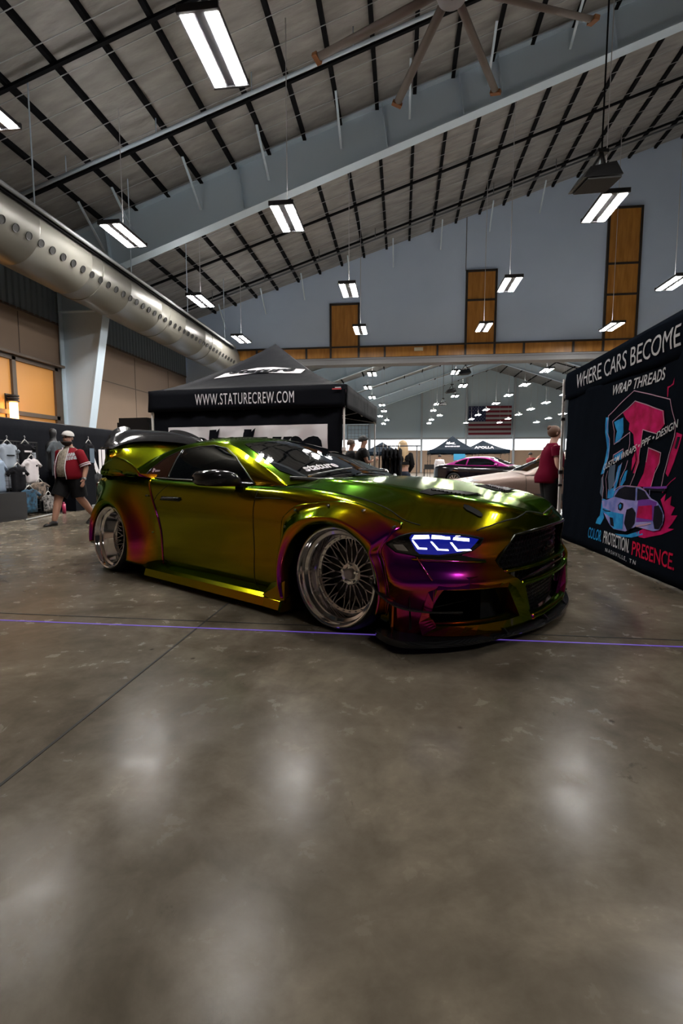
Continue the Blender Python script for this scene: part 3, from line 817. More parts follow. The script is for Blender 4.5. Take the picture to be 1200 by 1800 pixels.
conform_text('stature', .40, .10, (-.74, -.28, 2.2), (0, 1, 0), (-1, 0, 0), (0, 0, -1), CBVH, .006, 'windshield_lettering', WSO, shear=.35, bold=.03)

# roof vortex fins
for i in range(9):
    y = -.36+.09*i; p, n, _, _ = CBVH.ray_cast(V((-2.20, y, 2)), V((0, 0, -1)), 3)
    m = MB(); m.prism([(p.x+.07, y, p.z-.01), (p.x-.05, y, p.z+.02), (p.x-.06, y, p.z-.01)], (0, .006, 0)); put('roof_fin', m, BLACKP, CAR)

# -------- panel gaps on the near and far side
def gap(pts, d=None, r=.0030, bvh=BVH, m_=SEAMM, nm='panel_gap', off=.0005):
    def fn(s):
        P = seam([(x, s*2.0, z) for x, z in pts], (0, -s, 0), bvh, 0, off)
        if len(P) < 2: return None
        m = MB(); m.tube(P, r, 5); return m
    return both_sides(nm, fn, m_, body)
DOOR = [(-1.90, .84), (-2.03, .74), (-2.09, .66), (-2.08, .45), (-2.01, .25), (-1.87, .145), (-.80, .145), (-.79, .40), (-.785, .84)]
gap(DOOR, nm='door_gap')
gap([(-.78, .77), (-.5, .775)], nm='fender_gap')
# hood shut line and hood side lines
m = MB(); P = seam([(.765, -.715, 2), (.80, -.62, 2), (.865, -.40, 2), (.895, -.15, 2), (.90, 0, 2), (.895, .15, 2), (.865, .40, 2), (.80, .62, 2), (.765, .715, 2)], (0, 0, -1), BVH, 0, 0); m.tube(P, .0045, 5); put('hood_gap', m, SEAMM, body)
for s in (-1, 1):
    m = MB(); m.tube(seam([(-.74, s*.79, 2), (-.3, s*.825, 2), (.1, s*.845, 2), (.35, s*.865, 2), (.50, s*.865, 2)], (0, 0, -1), BVH, 0, 0), .004, 5); put('hood_side_gap', m, SEAMM, body)
    # heat extractor vents
    VN = [(s*.22, .60), (s*.19, .49), (s*.32, .29), (s*.60, .34), (s*.61, .43)]
    q = conform(VN, lambda u, v: V((v, u, 2.0)), (0, 0, -1), BVH, .0035, .04); vo = put('hood_vent', q, mat('vent_black', (.003, .003, .003), .8, spec=.05), CAR, smooth=True)
    for k in range(9):
        f = k/8; x0 = .56-.20*f
        m = MB(); P = seam([(x0, s*(.235+.16*f), 2), (x0+.0, s*(.44+.04*f), 2)], (0, 0, -1), BVH, 0, .008); m.tube(P, .006, 5); put('louvre', m, BLACKP, vo)
# hood latches (flush dark plates)
for s in (-1, 1):
    q = conform([(s*.600, .745), (s*.578, .735), (s*.568, .71), (s*.570, .65), (s*.580, .625), (s*.600, .63), (s*.612, .655), (s*.612, .73)], lambda u, v: V((v, u, 2.0)), (0, 0, -1), BVH, .006, .04)
    put('hood_latch', q, mat('latch_grey', (.012, .012, .013), .7, spec=.1), CAR, smooth=True)

# -------- fender flares (bolted on)
def flare(cx, cz, rx, rz, prof, a0, a1, n=44, wfun=None):
    """prof: (dr outward from arch, y); swept along the arch"""
    def fn(s):
        m = MB(); rows = []
        for i in range(n+1):
            t = math.radians(a0+(a1-a0)*i/n); k = wfun(math.degrees(t)) if wfun else 1.0
            row = []
            for dr, y in prof:
                d_ = dr*(k if dr > 0 else 1); x = cx+(rx+d_)*math.cos(t); z = cz+(rz+d_)*math.sin(t)
                row.append(V((x, -y, z)))
            rows.append(row)
        # smooth across the profile
        rows = [catmull(r, 4) for r in rows]
        # outer rim sits on the shell
        NB = 15
        for r in rows:
            for j in range(len(r)-NB, len(r)):
                h = BVH.ray_cast(V((r[j].x, -2, r[j].z)), V((0, 1, 0)), 1.6)[0]
                if h is not None:
                    w_ = (j-(len(r)-NB))/(NB-1.0); w_ = w_*w_*(3-2*w_); ty = min(r[j].y, h.y-.002); r[j].y = ty*(1-w_)+(h.y-.003)*w_
        m.grid(rows); return flipy(m, s)
    return fn
def itp(a, T):
    for (a0, k0), (a1, k1) in zip(T, T[1:]):
        if a <= a1: return k0+(k1-k0)*max(0, (a-a0))/(a1-a0)
    return T[-1][1]
PF = [(-.004, .88), (-.004, .985), (0, 1.010), (.025, 1.030), (.055, 1.036), (.075, 1.028), (.12, 1.0), (.165, .965), (.205, .948)]
fl = both_sides('front_fender_flare', flare(AF[0], AF[1], .385, .365, PF, -18, 204, 90, lambda a: itp(a, ((-18, .24), (33, .30), (36.5, .55), (39, 1.16), (50, .92), (64, .76), (80, .66), (94, .60), (108, .66), (124, .86), (138, .90), (150, .62), (165, .40), (204, .34)))), PAINT)
PR = [(-.004, .88), (-.004, .99), (0, 1.035), (.018, 1.055), (.035, 1.055), (.09, 1.02), (.17, .982), (.26, .957), (.34, .945)]
fr_ = both_sides('rear_fender_flare', flare(AR[0], AR[1], .348, .348, PR, -22, 186, 70, lambda a: itp(a, ((-22, 1.12), (0, 1.12), (30, 1.15), (60, 1.25), (90, 1.28), (110, 1.15), (135, .75), (155, .28), (186, .10)))), PAINT)
for o in fl+fr_:
    sm = o.modifiers.new('s', 'SOLIDIFY'); sm.thickness = .006; sm.offset = 0
    s = -1 if o.data.vertices[0].co.y < 0 else 1
    cx, cz, rx = (AF[0], AF[1], .385+.178) if 'front' in o.name else (AR[0], AR[1], .348+.36)
    for a in ((41, 64, 94, 124, 140) if 'front' in o.name else (12, 40, 70, 100, 130, 160)):
        t = math.radians(a); k = 1.0 if 20 < a < 150 else .88
        kk = itp(a, ((39, 1.1), (64, .76), (94, .60), (124, .82), (150, .6))) if 'front' in o.name else 1
        x, z = (cx+(.385+.205*kk-.02)*math.cos(t), cz+(.365+.205*kk-.02)*math.sin(t)) if 'front' in o.name else (cx+rx*math.cos(t)*k, cz+(rx-.02)*math.sin(t)*k)
        h, n, _, _ = BVH.ray_cast(V((x, s*2, z)), V((0, -s, 0)), 2.5)
        if h is None: continue
        q = MB(); q.cyl(h+n*.004*(1 if n.y*s > 0 else -1), h+V((0, s*.024, 0)), .008, 8); put('bolt', q, mat('bolt_steel', (.2, .19, .18), .3, .9), o)

# -------- side skirt blade
def skirt(s):
    m = MB(); rows = []
    for x, w_ in ((-2.26, .97), (-2.1, 1.02), (-1.6, 1.02), (-1.0, 1.02), (-.6, 1.02), (-.44, 1.03), (-.40, 1.05)):
        rows.append([V((x, -.86, .155)), V((x, -.93, .150)), V((x, -(w_-.03), .128)), V((x, -w_, .108)), V((x, -w_-.012, .070)), V((x, -w_-.018, .052)), V((x, -w_, .045)), V((x, -.80, .045)), V((x, -.80, .12))])
    m.rings(rows); return flipy(m, s)
sk = both_sides('side_skirt', skirt, PAINT, smooth=False)
def skirt_fin(s):
    m = MB(); m.prism([(-.40, -1.03, .10), (-.62, -1.02, .12), (-.56, -.985, .21), (-.44, -1.0, .25), (-.40, -1.02, .25)], (0, .02, 0)); return flipy(m, s)
both_sides('skirt_fin', skirt_fin, PAINT, smooth=False)
def scoop(s):   # recess ahead of the rear wheel
    q = conform([(-2.10, .25), (-2.05, .255), (-1.95, .16), (-2.12, .155)], lambda u, v: V((u, s*2, v)), (0, -s, 0), BVH, .004, .04); return q
both_sides('side_scoop', scoop, SEAMM)
def handle(s):
    m = MB()
    P = seam([(-1.92, s*2, .715), (-1.72, s*2, .718)], (0, -s, 0), BVH, 0, .022); m.tube([P[0]+V((0, -s*.03, 0))]+P+[P[-1]+V((0, -s*.03, 0))], .012, 8); return m
both_sides('door_handle', handle, BLACKP)
def handle_cup(s):
    return conform([(-1.98, .70), (-1.70, .70), (-1.68, .735), (-1.96, .735)], lambda u, v: V((u, s*2, v)), (0, -s, 0), BVH, .003, .04)
both_sides('handle_recess', handle_cup, SEAMM)

# -------- mirrors
def mirror_shell(s):
    m = MB(); rings = []
    for y, xr, zr, xc, zc in ((-.90, .07, .035, -1.02, .875), (-.94, .10, .052, -1.04, .893), (-1.0, .115, .060, -1.06, .902), (-1.07, .115, .060, -1.08, .905), (-1.13, .10, .052, -1.11, .903), (-1.155, .06, .03, -1.13, .90)):
        rings.append([V((xc+xr*math.copysign(abs(math.cos(t))**.6, math.cos(t)), y, zc+zr*math.copysign(abs(math.sin(t))**.7, math.sin(t)))) for t in [2*PI*k/20 for k in range(20)]])
    m.rings(rings); return flipy(m, s)
mi = both_sides('side_mirror', mirror_shell, CARBON)
for o in mi:
    s = -1 if o.data.vertices[0].co.y < 0 else 1
    q = MB(); q.bar((-1.0, -.80, .845), (-1.04, -.97, .862), .09, .028); flipy(q, s); put('mirror_foot', q, BLACKP, o)

# -------- front: headlights
HL = [(.365, .565), (.44, .612), (.50, .628), (.59, .632), (.69, .628), (.76, .618), (.80, .602), (.79, .575), (.765, .545), (.72, .525), (.63, .512), (.53, .512), (.42, .528)]
# near side, outline given in (x, z) of the wrap
PLAN = [(.97, 0), (.965, .2), (.935, .4), (.87, .6), (.76, .78), (.60, .91), (.42, .98), (.30, 1.0), (.1, 1.0)]
def plan_y(x):
    for (x0, y0), (x1, y1) in zip(PLAN, PLAN[1:]):
        if x1 <= x <= x0: return y0+(y1-y0)*(x0-x)/(x0-x1)
    return 1.0
def wrapc(poly, off, L=.03, s=-1, mm=None):
    """outline in (x, z) dropped on the nose along the inward diagonal"""
    d = V((-.62, -s*.78, 0)).normalized()
    return conform(poly, lambda u, v: V((u, s*plan_y(u), v)) - d*.5, d, BVH, off, L, dist=1.5)
LENS = mat('headlamp_lens', (.004, .006, .02), .06, coat=1.0, emit=(.01, .018, .40), es=.2)
LENSD = mat('headlamp_dark', (.003, .004, .006), .08, coat=1.0)
DRL = mat('drl_white', (.9, .9, 1), .4, emit=(.66, .70, 1.0), es=2.6)
for s in (-1, 1):
    rim = MB(); rim.tube([p for p in [V(v) for v in wrapc([HL[i] for i in range(len(HL))], .002, 9, s).v][:len(HL)]]+[V(wrapc(HL, .002, 9, s).v[0])], .007, 6)
    h = put('headlight', wrapc(HL, .004, .02, s), LENSD, CAR, smooth=True)
    put('headlight_seal', rim, SEAMM, h, smooth=True)
    put('lamp_chamber', wrapc([(.487, .606), (.50, .622), (.60, .627), (.70, .622), (.76, .612), (.785, .600), (.76, .556), (.715, .534), (.63, .521), (.54, .522), (.52, .54)], .0065, .02, s), LENS, h, smooth=True)
    put('reflector', wrapc([(.405, .566), (.455, .572), (.485, .536), (.43, .538)], .0075, .02, s), mat('reflector_silver', (.5, .5, .55), .15, .9), h, smooth=True)
    for bar in ([(.50, .600), (.512, .616), (.585, .620), (.588, .606)], [(.597, .606), (.600, .620), (.672, .616), (.673, .602)], [(.684, .601), (.688, .614), (.752, .606), (.752, .592)],
                [(.500, .594), (.508, .594), (.538, .558), (.575, .558), (.577, .551), (.530, .551)],
                [(.592, .592), (.600, .592), (.628, .555), (.665, .553), (.668, .546), (.622, .548)],
                [(.672, .588), (.681, .588), (.705, .552), (.755, .553), (.762, .546), (.700, .543)]):
        put('running_light', wrapc(bar, .011, .02, s), DRL, h, smooth=True)
    # dark slot between lamp and bumper, then crease edge
    put('lamp_slot', wrapc([(.52, .508), (.64, .508), (.72, .520), (.815, .486), (.80, .482), (.66, .492), (.52, .496)], .003, .03, s), SEAMM, h, smooth=True)
    m = MB(); m.tube([V(v) for v in wrapc([(.50+.0, .490), (.58, .488), (.66, .486), (.74, .481), (.81, .476), (.81, .4759)], .004, 9, s).v][:5], .007, 8); put('bumper_crease', m, PAINT, body, smooth=True)
    m = MB(); q = [V(v) for v in wrapc([(.525, .505), (.55, .46), (.575, .42), (.60, .385), (.6001, .385)], .003, 9, s).v][:4]; m.tube(q, .0055, 8); put('bumper_crease', m, PAINT, body, smooth=True)

# -------- duct frames (raised, angular) in wrap colour
def ribbon(inner, outer, off_in, off_out, d, s, th=.03, dx=0):
    """raised picture-frame moulding between two outlines given in (y, z), laid on the nose plan curve"""
    m = MB()
    def P(y, z, o):
        # x from plan
        ya = abs(y)
        x = None
        for (x0, y0), (x1, y1) in zip(PLAN, PLAN[1:]):
            if y0 <= ya <= y1: x = x0+(x1-x0)*(ya-y0)/(y1-y0) if y1 > y0 else x0; nv = V((y1-y0, -(x0-x1)*-1, 0)); break
        if x is None: x, nv = .3, V((0, 1, 0))
        nv = V((abs(y1-y0), abs(x0-x1), 0)).normalized()
        return V((x+nv.x*o, s*(ya+nv.y*o), z))
    n = len(inner)
    a = [P(y, z, .000) for y, z in inner]; b = [P(y, z, off_in) for y, z in inner]; c = [P(y, z, off_out) for y, z in outer]; e = [P(y, z, -.01) for y, z in outer]
    a = [p+V((-.05, 0, 0)) for p in a]
    m.rings([a, b, c, e], False) if False else None
    vs = a+b+c+e; fs = []
    for r in range(3):
        for i in range(n): fs.append((r*n+i, r*n+(i+1) % n, (r+1)*n+(i+1) % n, (r+1)*n+i))
    m.add(vs, fs); return m
def dens(P, n=4): return [(a[0]+(b[0]-a[0])*k/n, a[1]+(b[1]-a[1])*k/n) for a, b in zip(P, P[1:]+P[:1]) for k in range(n)]
for s in (-1, 1):
    inn = dens([(.895, .338), (.75, .345), (.60, .335), (.55, .25), (.495, .155), (.70, .145), (.895, .140), (.912, .19), (.908, .27)])
    out = dens([(.880, .398), (.75, .405), (.555, .378), (.46, .25), (.345, .10), (.70, .082), (.925, .078), (.932, .15), (.915, .32)])
    put('duct_surround', ribbon(inn, out, .040, .022, None, s), PAINT, CAR)
    # strake inside the duct and canard outside it
    m = MB(); m.add([(.72, s*.55, .235), (.60, s*.86, .225), (.50, s*.80, .20), (.60, s*.52, .21), (.72, s*.55, .23), (.60, s*.86, .22), (.50, s*.80, .195), (.60, s*.52, .205)], [(0,1,2,3),(4,7,6,5),(0,4,5,1),(1,5,6,2),(2,6,7,3),(3,7,4,0)])
    put('duct_vane', m, BLACKP, CAR)
    P = [V((.27, .985, .345)), V((.35, 1.01, .285)), V((.46, 1.005, .232)), (V((.60, .945, .212))), V((.75, .84, .206))]
    P = catmull(P, 5); m = MB(); rows = []
    for i, p in enumerate(P):
        f = i/(len(P)-1); wd = .055*math.sin(PI*min(1, .25+f*.75))+.004; nx, ny = (.1+.6*f), (1-.4*f); l = math.hypot(nx, ny); o = V((nx/l, ny/l, 0))*wd
        q0, q1 = p-o*.8, p+o; th = V((0, 0, .005))
        rows.append([V((v.x, s*v.y, v.z)) for v in (q0+th, q1+th+V((0, 0, .012)), q1-th+V((0, 0, .012)), q0-th)])
    m.rings(rows); put('canard', m, CARBON, CAR, smooth=False)
    # bumper end fin in wrap colour, behind the canard
    m = MB(); m.prism([(.405, s*1.0, .075), (.41, s*1.0, .25), (.36, s*.985, .30), (.34, s*.96, .30), (.36, s*.95, .075)], (.012, 0, 0)); put('bumper_fin', m, PAINT, CAR)

# -------- grille
MESHM = mat('grille_mesh_black', (.012, .012, .014), .3)
gr = MB()
def inside(y, z, poly):
    c = False; n = len(poly)
    for i in range(n):
        (y0, z0), (y1, z1) = poly[i], poly[(i+1) % n]
        if (z0 > z) != (z1 > z) and y < (y1-y0)*(z-z0)/(z1-z0)+y0: c = not c
    return c
def nose_x(y): 
    y = abs(y)
    for (x0, y0), (x1, y1) in zip(PLAN, PLAN[1:]):
        if y0 <= y <= y1: return x0+(x1-x0)*(y-y0)/(y1-y0)
    return .3
def honey(poly, back, cell=.022):
    m = MB(); ys = [p[0] for p in poly]; zs = [p[1] for p in poly]; r = 0; z = min(zs)
    while z < max(zs):
        y = min(ys)+(cell*.87 if r % 2 else 0)
        while y < max(ys):
            if inside(y, z, poly):
                P = [V((nose_x(y)-back, y+cell*.93*math.cos(t)*.93, z+cell*.93*math.sin(t))) for t in [PI/6+PI/3*k for k in range(6)]]
                for k in range(3): m.bar(P[k], P[k+1], .005, .012, (1, 0, 0))
            y += cell*1.74
        z += cell*1.5; r += 1
    return m
put('upper_grille', honey(GR, .07), MESHM, CAR); put('lower_grille', honey(LG, .07, .016), MESHM, CAR)
m = MB(); m.add([(nose_x(y)-.10, y, z) for y in [-.62+.062*k for k in range(21)] for z in (.12, .61)], [(2*k, 2*k+2, 2*k+3, 2*k+1) for k in range(20)]); put('grille_backing', m, DARKIN, CAR)
# slim wrap-coloured bars across the mouth
def crossbar(z, y0, o, h, dz=0):
    rows = []
    for k in range(25):
        y = -y0+2*y0*k/24; x = nose_x(y)+o
        rows.append([V((x-.03, y, z+h)), V((x, y, z+h*.7)), V((x+.006, y, z)), V((x, y, z-h*.7)), V((x-.03, y, z-h))])
    m = MB(); m.rings(rows); return m
put('grille_bar', crossbar(.408, .60, .0, .012), PAINT, CAR, smooth=True); put('grille_bar', crossbar(.326, .47, .012, .014), PAINT, CAR, smooth=True)
put('bumper_chin', crossbar(.105, .34, .02, .022), PAINT, CAR, smooth=True)
for y in (-.50, .50):
    m = MB(); m.box((nose_x(y)-.01, y, .367), (.02, .006, .065)); put('bar_strut', m, GALV, CAR)
# galloping-animal badge plate
m = MB(); m.sphere((nose_x(0)-.03, .02, .50), (.012, .07, .025)); m.bar((.935, -.05, .49), (.935, -.10, .465), .01, .01); m.bar((.935, .07, .515), (.935, .11, .54), .012, .012); put('badge', m, mat('badge_dark', (.03, .03, .035), .2, .9), CAR, smooth=True)
# grille rim moulding
m = MB(); P = [V((nose_x(y)-.004, y, z)) for y, z in GR]; m.tube(P+[P[0]], .009, 8); put('grille_rim', m, mat('rim_wrap_dark', (.02, .02, .01), .25, .6), CAR, smooth=True)

# -------- splitter
SP = [(.34, 1.05), (.46, 1.10), (.58, 1.075), (.77, .88), (.90, .62), (1.0, .32), (1.035, .0)]
SPc = [V((x, y, 0)) for x, y in SP]; SPs = catmull(SPc, 6)
pts = [(p.x, -p.y) for p in SPs] + [(p.x, p.y) for p in reversed(SPs[:-1])]
inn = [(max(.30, x-.30*(1 if x > .5 else .6)), y*.78) for x, y in pts]
m = MB(); rows = []
for (x, y), (a, b) in zip(pts, inn):
    up = .014 if abs(y) > .75 else 0
    rows.append([V((a, b, .078)), V((x-.03, y*.975, .072)), V((x, y, .070+up)), V((x+.004, y*1.003, .058+up*.6)), V((x, y, .048)), V((a, b, .045))])
m.rings(rows); put('front_splitter', m, CARBON, CAR, auto=.5)
for y in (-.60, .60, -.2, .2):
    m = MB(); m.bar((nose_x(y)-.01, y, .12), (nose_x(y)+.045, y*1.02, .075), .012, .012); put('splitter_bolt', m, BLACKP, CAR)
m = MB(); m.add([(-.35, -.8, .06), (.5, -.95, .06), (.85, -.5, .06), (.85, .5, .06), (.5, .95, .06), (-.35, .8, .06)], [(0, 1, 2, 3, 4, 5)]); put('undertray', m, BLACKP, CAR)

# -------- ducktail and wing
def tail_pt(y):   # centre line of the lip: x, z (bottom), z (top)
    a = abs(y)
    f = a/.74
    return (-3.60+.34*f**2.2, 1.285-.115*f**2.2, 1.415-.235*f**3.2)
rows = []
for k in range(33):
    y = -.74+1.48*k/32; x, zb, zt = tail_pt(y); f = abs(y)/.74
    bx = -3.06-.05*(1-f); bz = .915; by = y*(1-.10*f)
    rows.append([V((bx+.04, by, bz-.03)), V((bx-.07, y*.93, .985)), V((bx-.19-.06*(1-f), y*.97, 1.08+.03*(1-f))), V((x+.05, y, zb-.03)), V((x, y, zb))])
m = MB(); R2 = [catmull(r, 4) for r in rows]; m.grid(R2)
# back skin and side faces
bk = [[r[-1], V((r[-1].x-.03, r[-1].y*.98, r[-1].z-.1)), V((-3.66+.1*abs(r[0].y), r[0].y*.98, .86))] for r in R2]; m.grid(bk)
for q, b in ((R2[0], bk[0]), (R2[-1], bk[-1])):
    e = [V((v.x-.02-.10*math.sin(PI*i/(len(q)-1))*0, v.y*1.0, v.z)) for i, v in enumerate(q)]
    btm = [V((q[0].x+(b[2].x-q[0].x)*i/(len(q)-1), q[0].y*.985, .895)) for i in range(len(q))]
    btm[-1] = b[1]
    m.grid([q, [p.lerp(c, .5)+V((0, .01 if p.y > 0 else -.01, 0)) for p, c in zip(q, btm)], btm])
put('ducktail', m, PAINT, CAR, auto=.7)
rows = []
for k in range(49):
    y = -.80+1.60*k/48; yy = max(-.74, min(.74, y)); x, zb, zt = tail_pt(yy*1.0); e = max(0, abs(y)-.74)
    x += e*1.2; zt = zt-(e*.3); zt = max(zt, zb+.012)
    rows.append([V((x+.10, y, zb-.008)), V((x+.085, y, zb+.015)), V((x+.02, y, zb+(zt-zb)*.55)), V((x-.05, y, zt-.006)), V((x-.10, y, zt)), V((x-.11, y, zt-.015)), V((x-.06, y, zb+(zt-zb)*.4)), V((x-.02, y, zb-.01))])
m = MB(); m.rings(rows); sp = put('rear_wing', m, CARBON, CAR, auto=.6)
for a, b in ((-.62, -.24), (.24, .62)):   # raised gurney fins
    rows = []
    for k in range(13):
        y = a+(b-a)*k/12; x, zb, zt = tail_pt(y); h = .045*math.sin(PI*k/12)**.45
        rows.append([V((x-.04, y, zt-.02)), V((x-.10, y, zt+h)), V((x-.115, y, zt+h)), V((x-.11, y, zt-.02))])
    m = MB(); m.rings(rows); put('wing_flap', m, CARBON, sp)
# tail lamps and rear details (seen from behind)
for s in (-1, 1):
    for k in range(3):
        m = MB(); m.box((-3.735+.02*k, s*(.38+.12*k), .72), (.03, .07, .16)); put('tail_light', m, mat('tail_red', (.3, .01, .01), .2), CAR)
    m = MB(); m.cyl((-3.80, s*.5, .22), (-3.6, s*.5, .22), .05, 16); put('exhaust_tip', m, CHROME, CAR, smooth=True)
m = MB(); m.bb((-3.82, -.7, .12), (-3.5, .7, .15)); put('rear_diffuser', m, CARBON, CAR)

# -------- wheels
def wheel(cx, y_out, s, R_t, R_r, depth, camber, toe=0, spokes=20, name='wheel'):
    """axis along local +Z pointing outboard"""
    r = bpy.data.objects.new(name, None); COL.objects.link(r); r.parent = CAR
    r.location = (cx, s*y_out, R_t-.004)
    r.rotation_euler = (Matrix.Rotation(toe, 3, 'Z') @ Matrix.Rotation(-s*(PI/2-camber), 3, 'X')).to_euler()
    W = .31
    m = MB(); m.lathe([(R_r-.02, -W+.03), (R_r+.01, -W+.005), (R_t-.03, -W), (R_t-.008, -W+.025), (R_t, -W+.07), (R_t, -.075), (R_t-.006, -.045), (R_t-.018, -.022), (R_r+.014, -.004), (R_r+.004, -.002), (R_r-.01, -.02)], 64)
    t = put('tyre', m, RUBBER, r, smooth=True)
    m = MB()
    for q in (-.11, -.16, -.21): m.lathe([(R_t+.0008, q-.005), (R_t+.0008, q+.005)], 64)
    put('tread_groove', m, SEAMM, t)
    # stepped lip and barrel
    m = MB(); m.lathe([(R_r+.006, -.006), (R_r+.006, .004), (R_r, .007), (R_r-.008, .003), (R_r-.011, -.010), (R_r-.016, -.016), (R_r-.022, -.040), (R_r-.040, -.050), (R_r-.046, -.060), (R_r-.050, -depth+.01), (R_r-.056, -depth), (R_r-.075, -depth-.004), (R_r-.078, -depth-.02)], 80)
    lip = put('rim_lip', m, CHROME, r, auto=.5)
    m = MB(); m.lathe([(R_r-.078, -depth-.02), (R_r-.072, -W+.05), (R_r-.02, -W+.03), (R_r-.02, -W)], 64); put('barrel', m, mat('barrel_dark_chrome', (.25, .25, .26), .25, .9), r, smooth=True)
    for k in range(30):
        a = 2*PI*k/30; m = MB(); c = V(((R_r-.066)*math.cos(a), (R_r-.066)*math.sin(a), -depth-.004)); m.cyl(c, c+V((0, 0, .010)), .0045, 6)
        put('rim_bolt', m, BRUSHED, lip)
    # mesh spokes: pairs that fork twice
    rin, rout = .062, R_r-.070
    zin, zout = -depth-.035, -depth-.012
    n = spokes//2
    def pt(rr, a):
        f = (rr-rin)/(rout-rin); return V((rr*math.cos(a), rr*math.sin(a), zin+(zout-zin)*f - .012*math.sin(PI*f)))
    for k in range(n):
        a = 2*PI*k/n; m = MB(); w_ = 2*PI/n
        rf = rin+(rout-rin)*.42
        m.tube([pt(rin-.01, a), pt(rf, a)], [.0085, .0060], 7)
        for sg in (-1, 1):
            m.tube([pt(rf, a), pt(rf+(rout-rf)*.35, a+sg*w_*.10), pt(rf+(rout-rf)*.7, a+sg*w_*.22), pt(rout+.006, a+sg*w_*.27)], [.006, .0048, .0045, .0055], 6)
        put('spoke', m, BRUSHED, r, smooth=True)
    for k in range(n):
        a = 2*PI*(k+.5)/n; m = MB(); w_ = 2*PI/n
        m.tube([pt(rin-.01, a-w_*.12), pt(rin+(rout-rin)*.25, a-w_*.02), pt(rin+(rout-rin)*.6, a)], [.007, .005, .0045], 6)
        for sg in (-1, 1): m.tube([pt(rin+(rout-rin)*.6, a), pt(rout+.006, a+sg*w_*.12)], [.0045, .005], 6)
        put('spoke', m, BRUSHED, r, smooth=True)
    m = MB(); m.lathe([(.070, zin-.02), (.074, zin+.004), (.066, zin+.014), (.046, zin+.016), (.042, zin+.006), (.03, zin+.006)], 32); hb = put('hub_plate', m, CHROME, r, auto=.5)
    for k in range(5):
        a = 2*PI*k/5+.3; c = V((.054*math.cos(a), .054*math.sin(a), zin+.012)); m = MB(); m.cyl(c, c+V((0, 0, .018)), .009, 8); put('lug_nut', m, CHROME, hb)
    m = MB(); m.lathe([(.001, zin+.034), (.030, zin+.033), (.035, zin+.028), (.036, zin+.0)], 28); put('centre_cap', m, mat('cap_silver', (.62, .56, .56), .35, .3), r, auto=.6)
    # brake disc and caliper
    m = MB(); m.lathe([(.02, -depth-.075), (.185, -depth-.075), (.185, -depth-.10), (.02, -depth-.10)], 48); put('brake_disc', m, mat('disc_iron', (.07, .065, .065), .35, .8), r, auto=.5)
    m = MB()
    for i in range(7):
        pass
    rows = []
    for i in range(9):
        a = -.5+1.0*i/8+(PI*.95 if s < 0 else 0)
        rows.append([V((rr*math.cos(a), rr*math.sin(a), z)) for rr, z in ((.115, -depth-.055), (.20, -depth-.055), (.205, -depth-.12), (.115, -depth-.12))])
    m.rings(rows); put('brake_caliper', m, mat('caliper_black', (.015, .013, .013), .3), r)
    m = MB(); m.cyl((0, 0, -W), (0, 0, -W-.25), .06, 12); put('hub_carrier', m, DARKIN, r)
    return r
for s in (-1, 1):
    wheel(0.0, 1.005, s, .335, .297, .135, math.radians(3.5))
    wheel(-2.72, 1.025, s, .325, .285, .165, math.radians(5))
# ================================================================== BOOTHS
POLE = mat('pole_white', (.62, .60, .58), .4)
def wrinkle(x, y, k=1.0): return k*(.012*math.sin(7*x+3*math.sin(2.1*y)) + .008*math.sin(13*y+4*x) + .006*math.sin(21*x-6*y))
# ---------- pop-up canopy booth behind the car
T = root('canopy_tent', 'black pop-up canopy with white website lettering behind the custom car', 'tent', (-4.13, 7.75, 0), -.105)
W1, D1 = 3.31, 3.0
def tent(par, W, D, zt, zb, zp, cloth, leg_m, legs=True, sag=.12):
    """canopy with concave slopes, valances and legs; returns the canopy mesh for BVH"""
    cx, cy = W/2, D/2
    def h(u, v):     # u, v in 0..1
        d = max(abs(u-.5), abs(v-.5))*2
        return zt+(zp-zt)*((1-d)**1.35)
    N = 24
    m = MB(); m.grid([[V((W*i/N, D*j/N, h(i/N, j/N))) for j in range(N+1)] for i in range(N+1)])
    me = m.mesh('canopy', cloth, True); bm = bmesh.new(); bm.from_mesh(me)
    o = put('canopy', me, None, par); o.modifiers.new('s', 'SOLIDIFY').thickness = .006
    def val(a, b, nm):
        rows = []
        for i in range(31):
            f = i/30; p = V(a).lerp(V(b), f); rows.append([V((p.x, p.y, zt+(zb-zt)*k/4))+V((wrinkle(f*3, k*.1, .35), wrinkle(f*3, k*.1, .35), 0)) for k in range(5)])
        q = MB(); q.grid(rows); v = put(nm, q, cloth, par, smooth=True); v.modifiers.new('s', 'SOLIDIFY').thickness = .005; return v
    vs = [val((0, -.01, 0), (W, -.01, 0), 'valance'), val((W+.01, 0, 0), (W+.01, D, 0), 'valance'), val((W, D+.01, 0), (0, D+.01, 0), 'valance'), val((-.01, D, 0), (-.01, 0, 0), 'valance')]
    if legs:
        for x, y in ((.03, .03), (W-.03, .03), (.03, D-.03), (W-.03, D-.03)):
            q = MB(); q.box((x, y, .62), (.034, .034, 1.24)); q.box((x, y, 1.6), (.026, .026, 1.2)); q.box((x, y, 1.24), (.055, .055, .05)); q.box((x, y, .01), (.12, .12, .02)); put('leg', q, leg_m, par)
    q = MB(); z0 = zt-.05
    for a, b in (((.03, .03), (W-.03, .03)), ((W-.03, .03), (W-.03, D-.03)), ((W-.03, D-.03), (.03, D-.03)), ((.03, D-.03), (.03, .03))):
        mid = ((a[0]+b[0])/2, (a[1]+b[1])/2)
        for s, e in ((a, mid), (mid, b)):
            q.bar((*s, z0), (*e, z0-.28), .02, .012); q.bar((*s, z0-.28), (*e, z0), .02, .012)
    q.cyl((cx, cy, z0-.3), (cx, cy, zp-.03), .018, 6); put('truss', q, leg_m, par)
    return BVHTree.FromBMesh(bm), vs
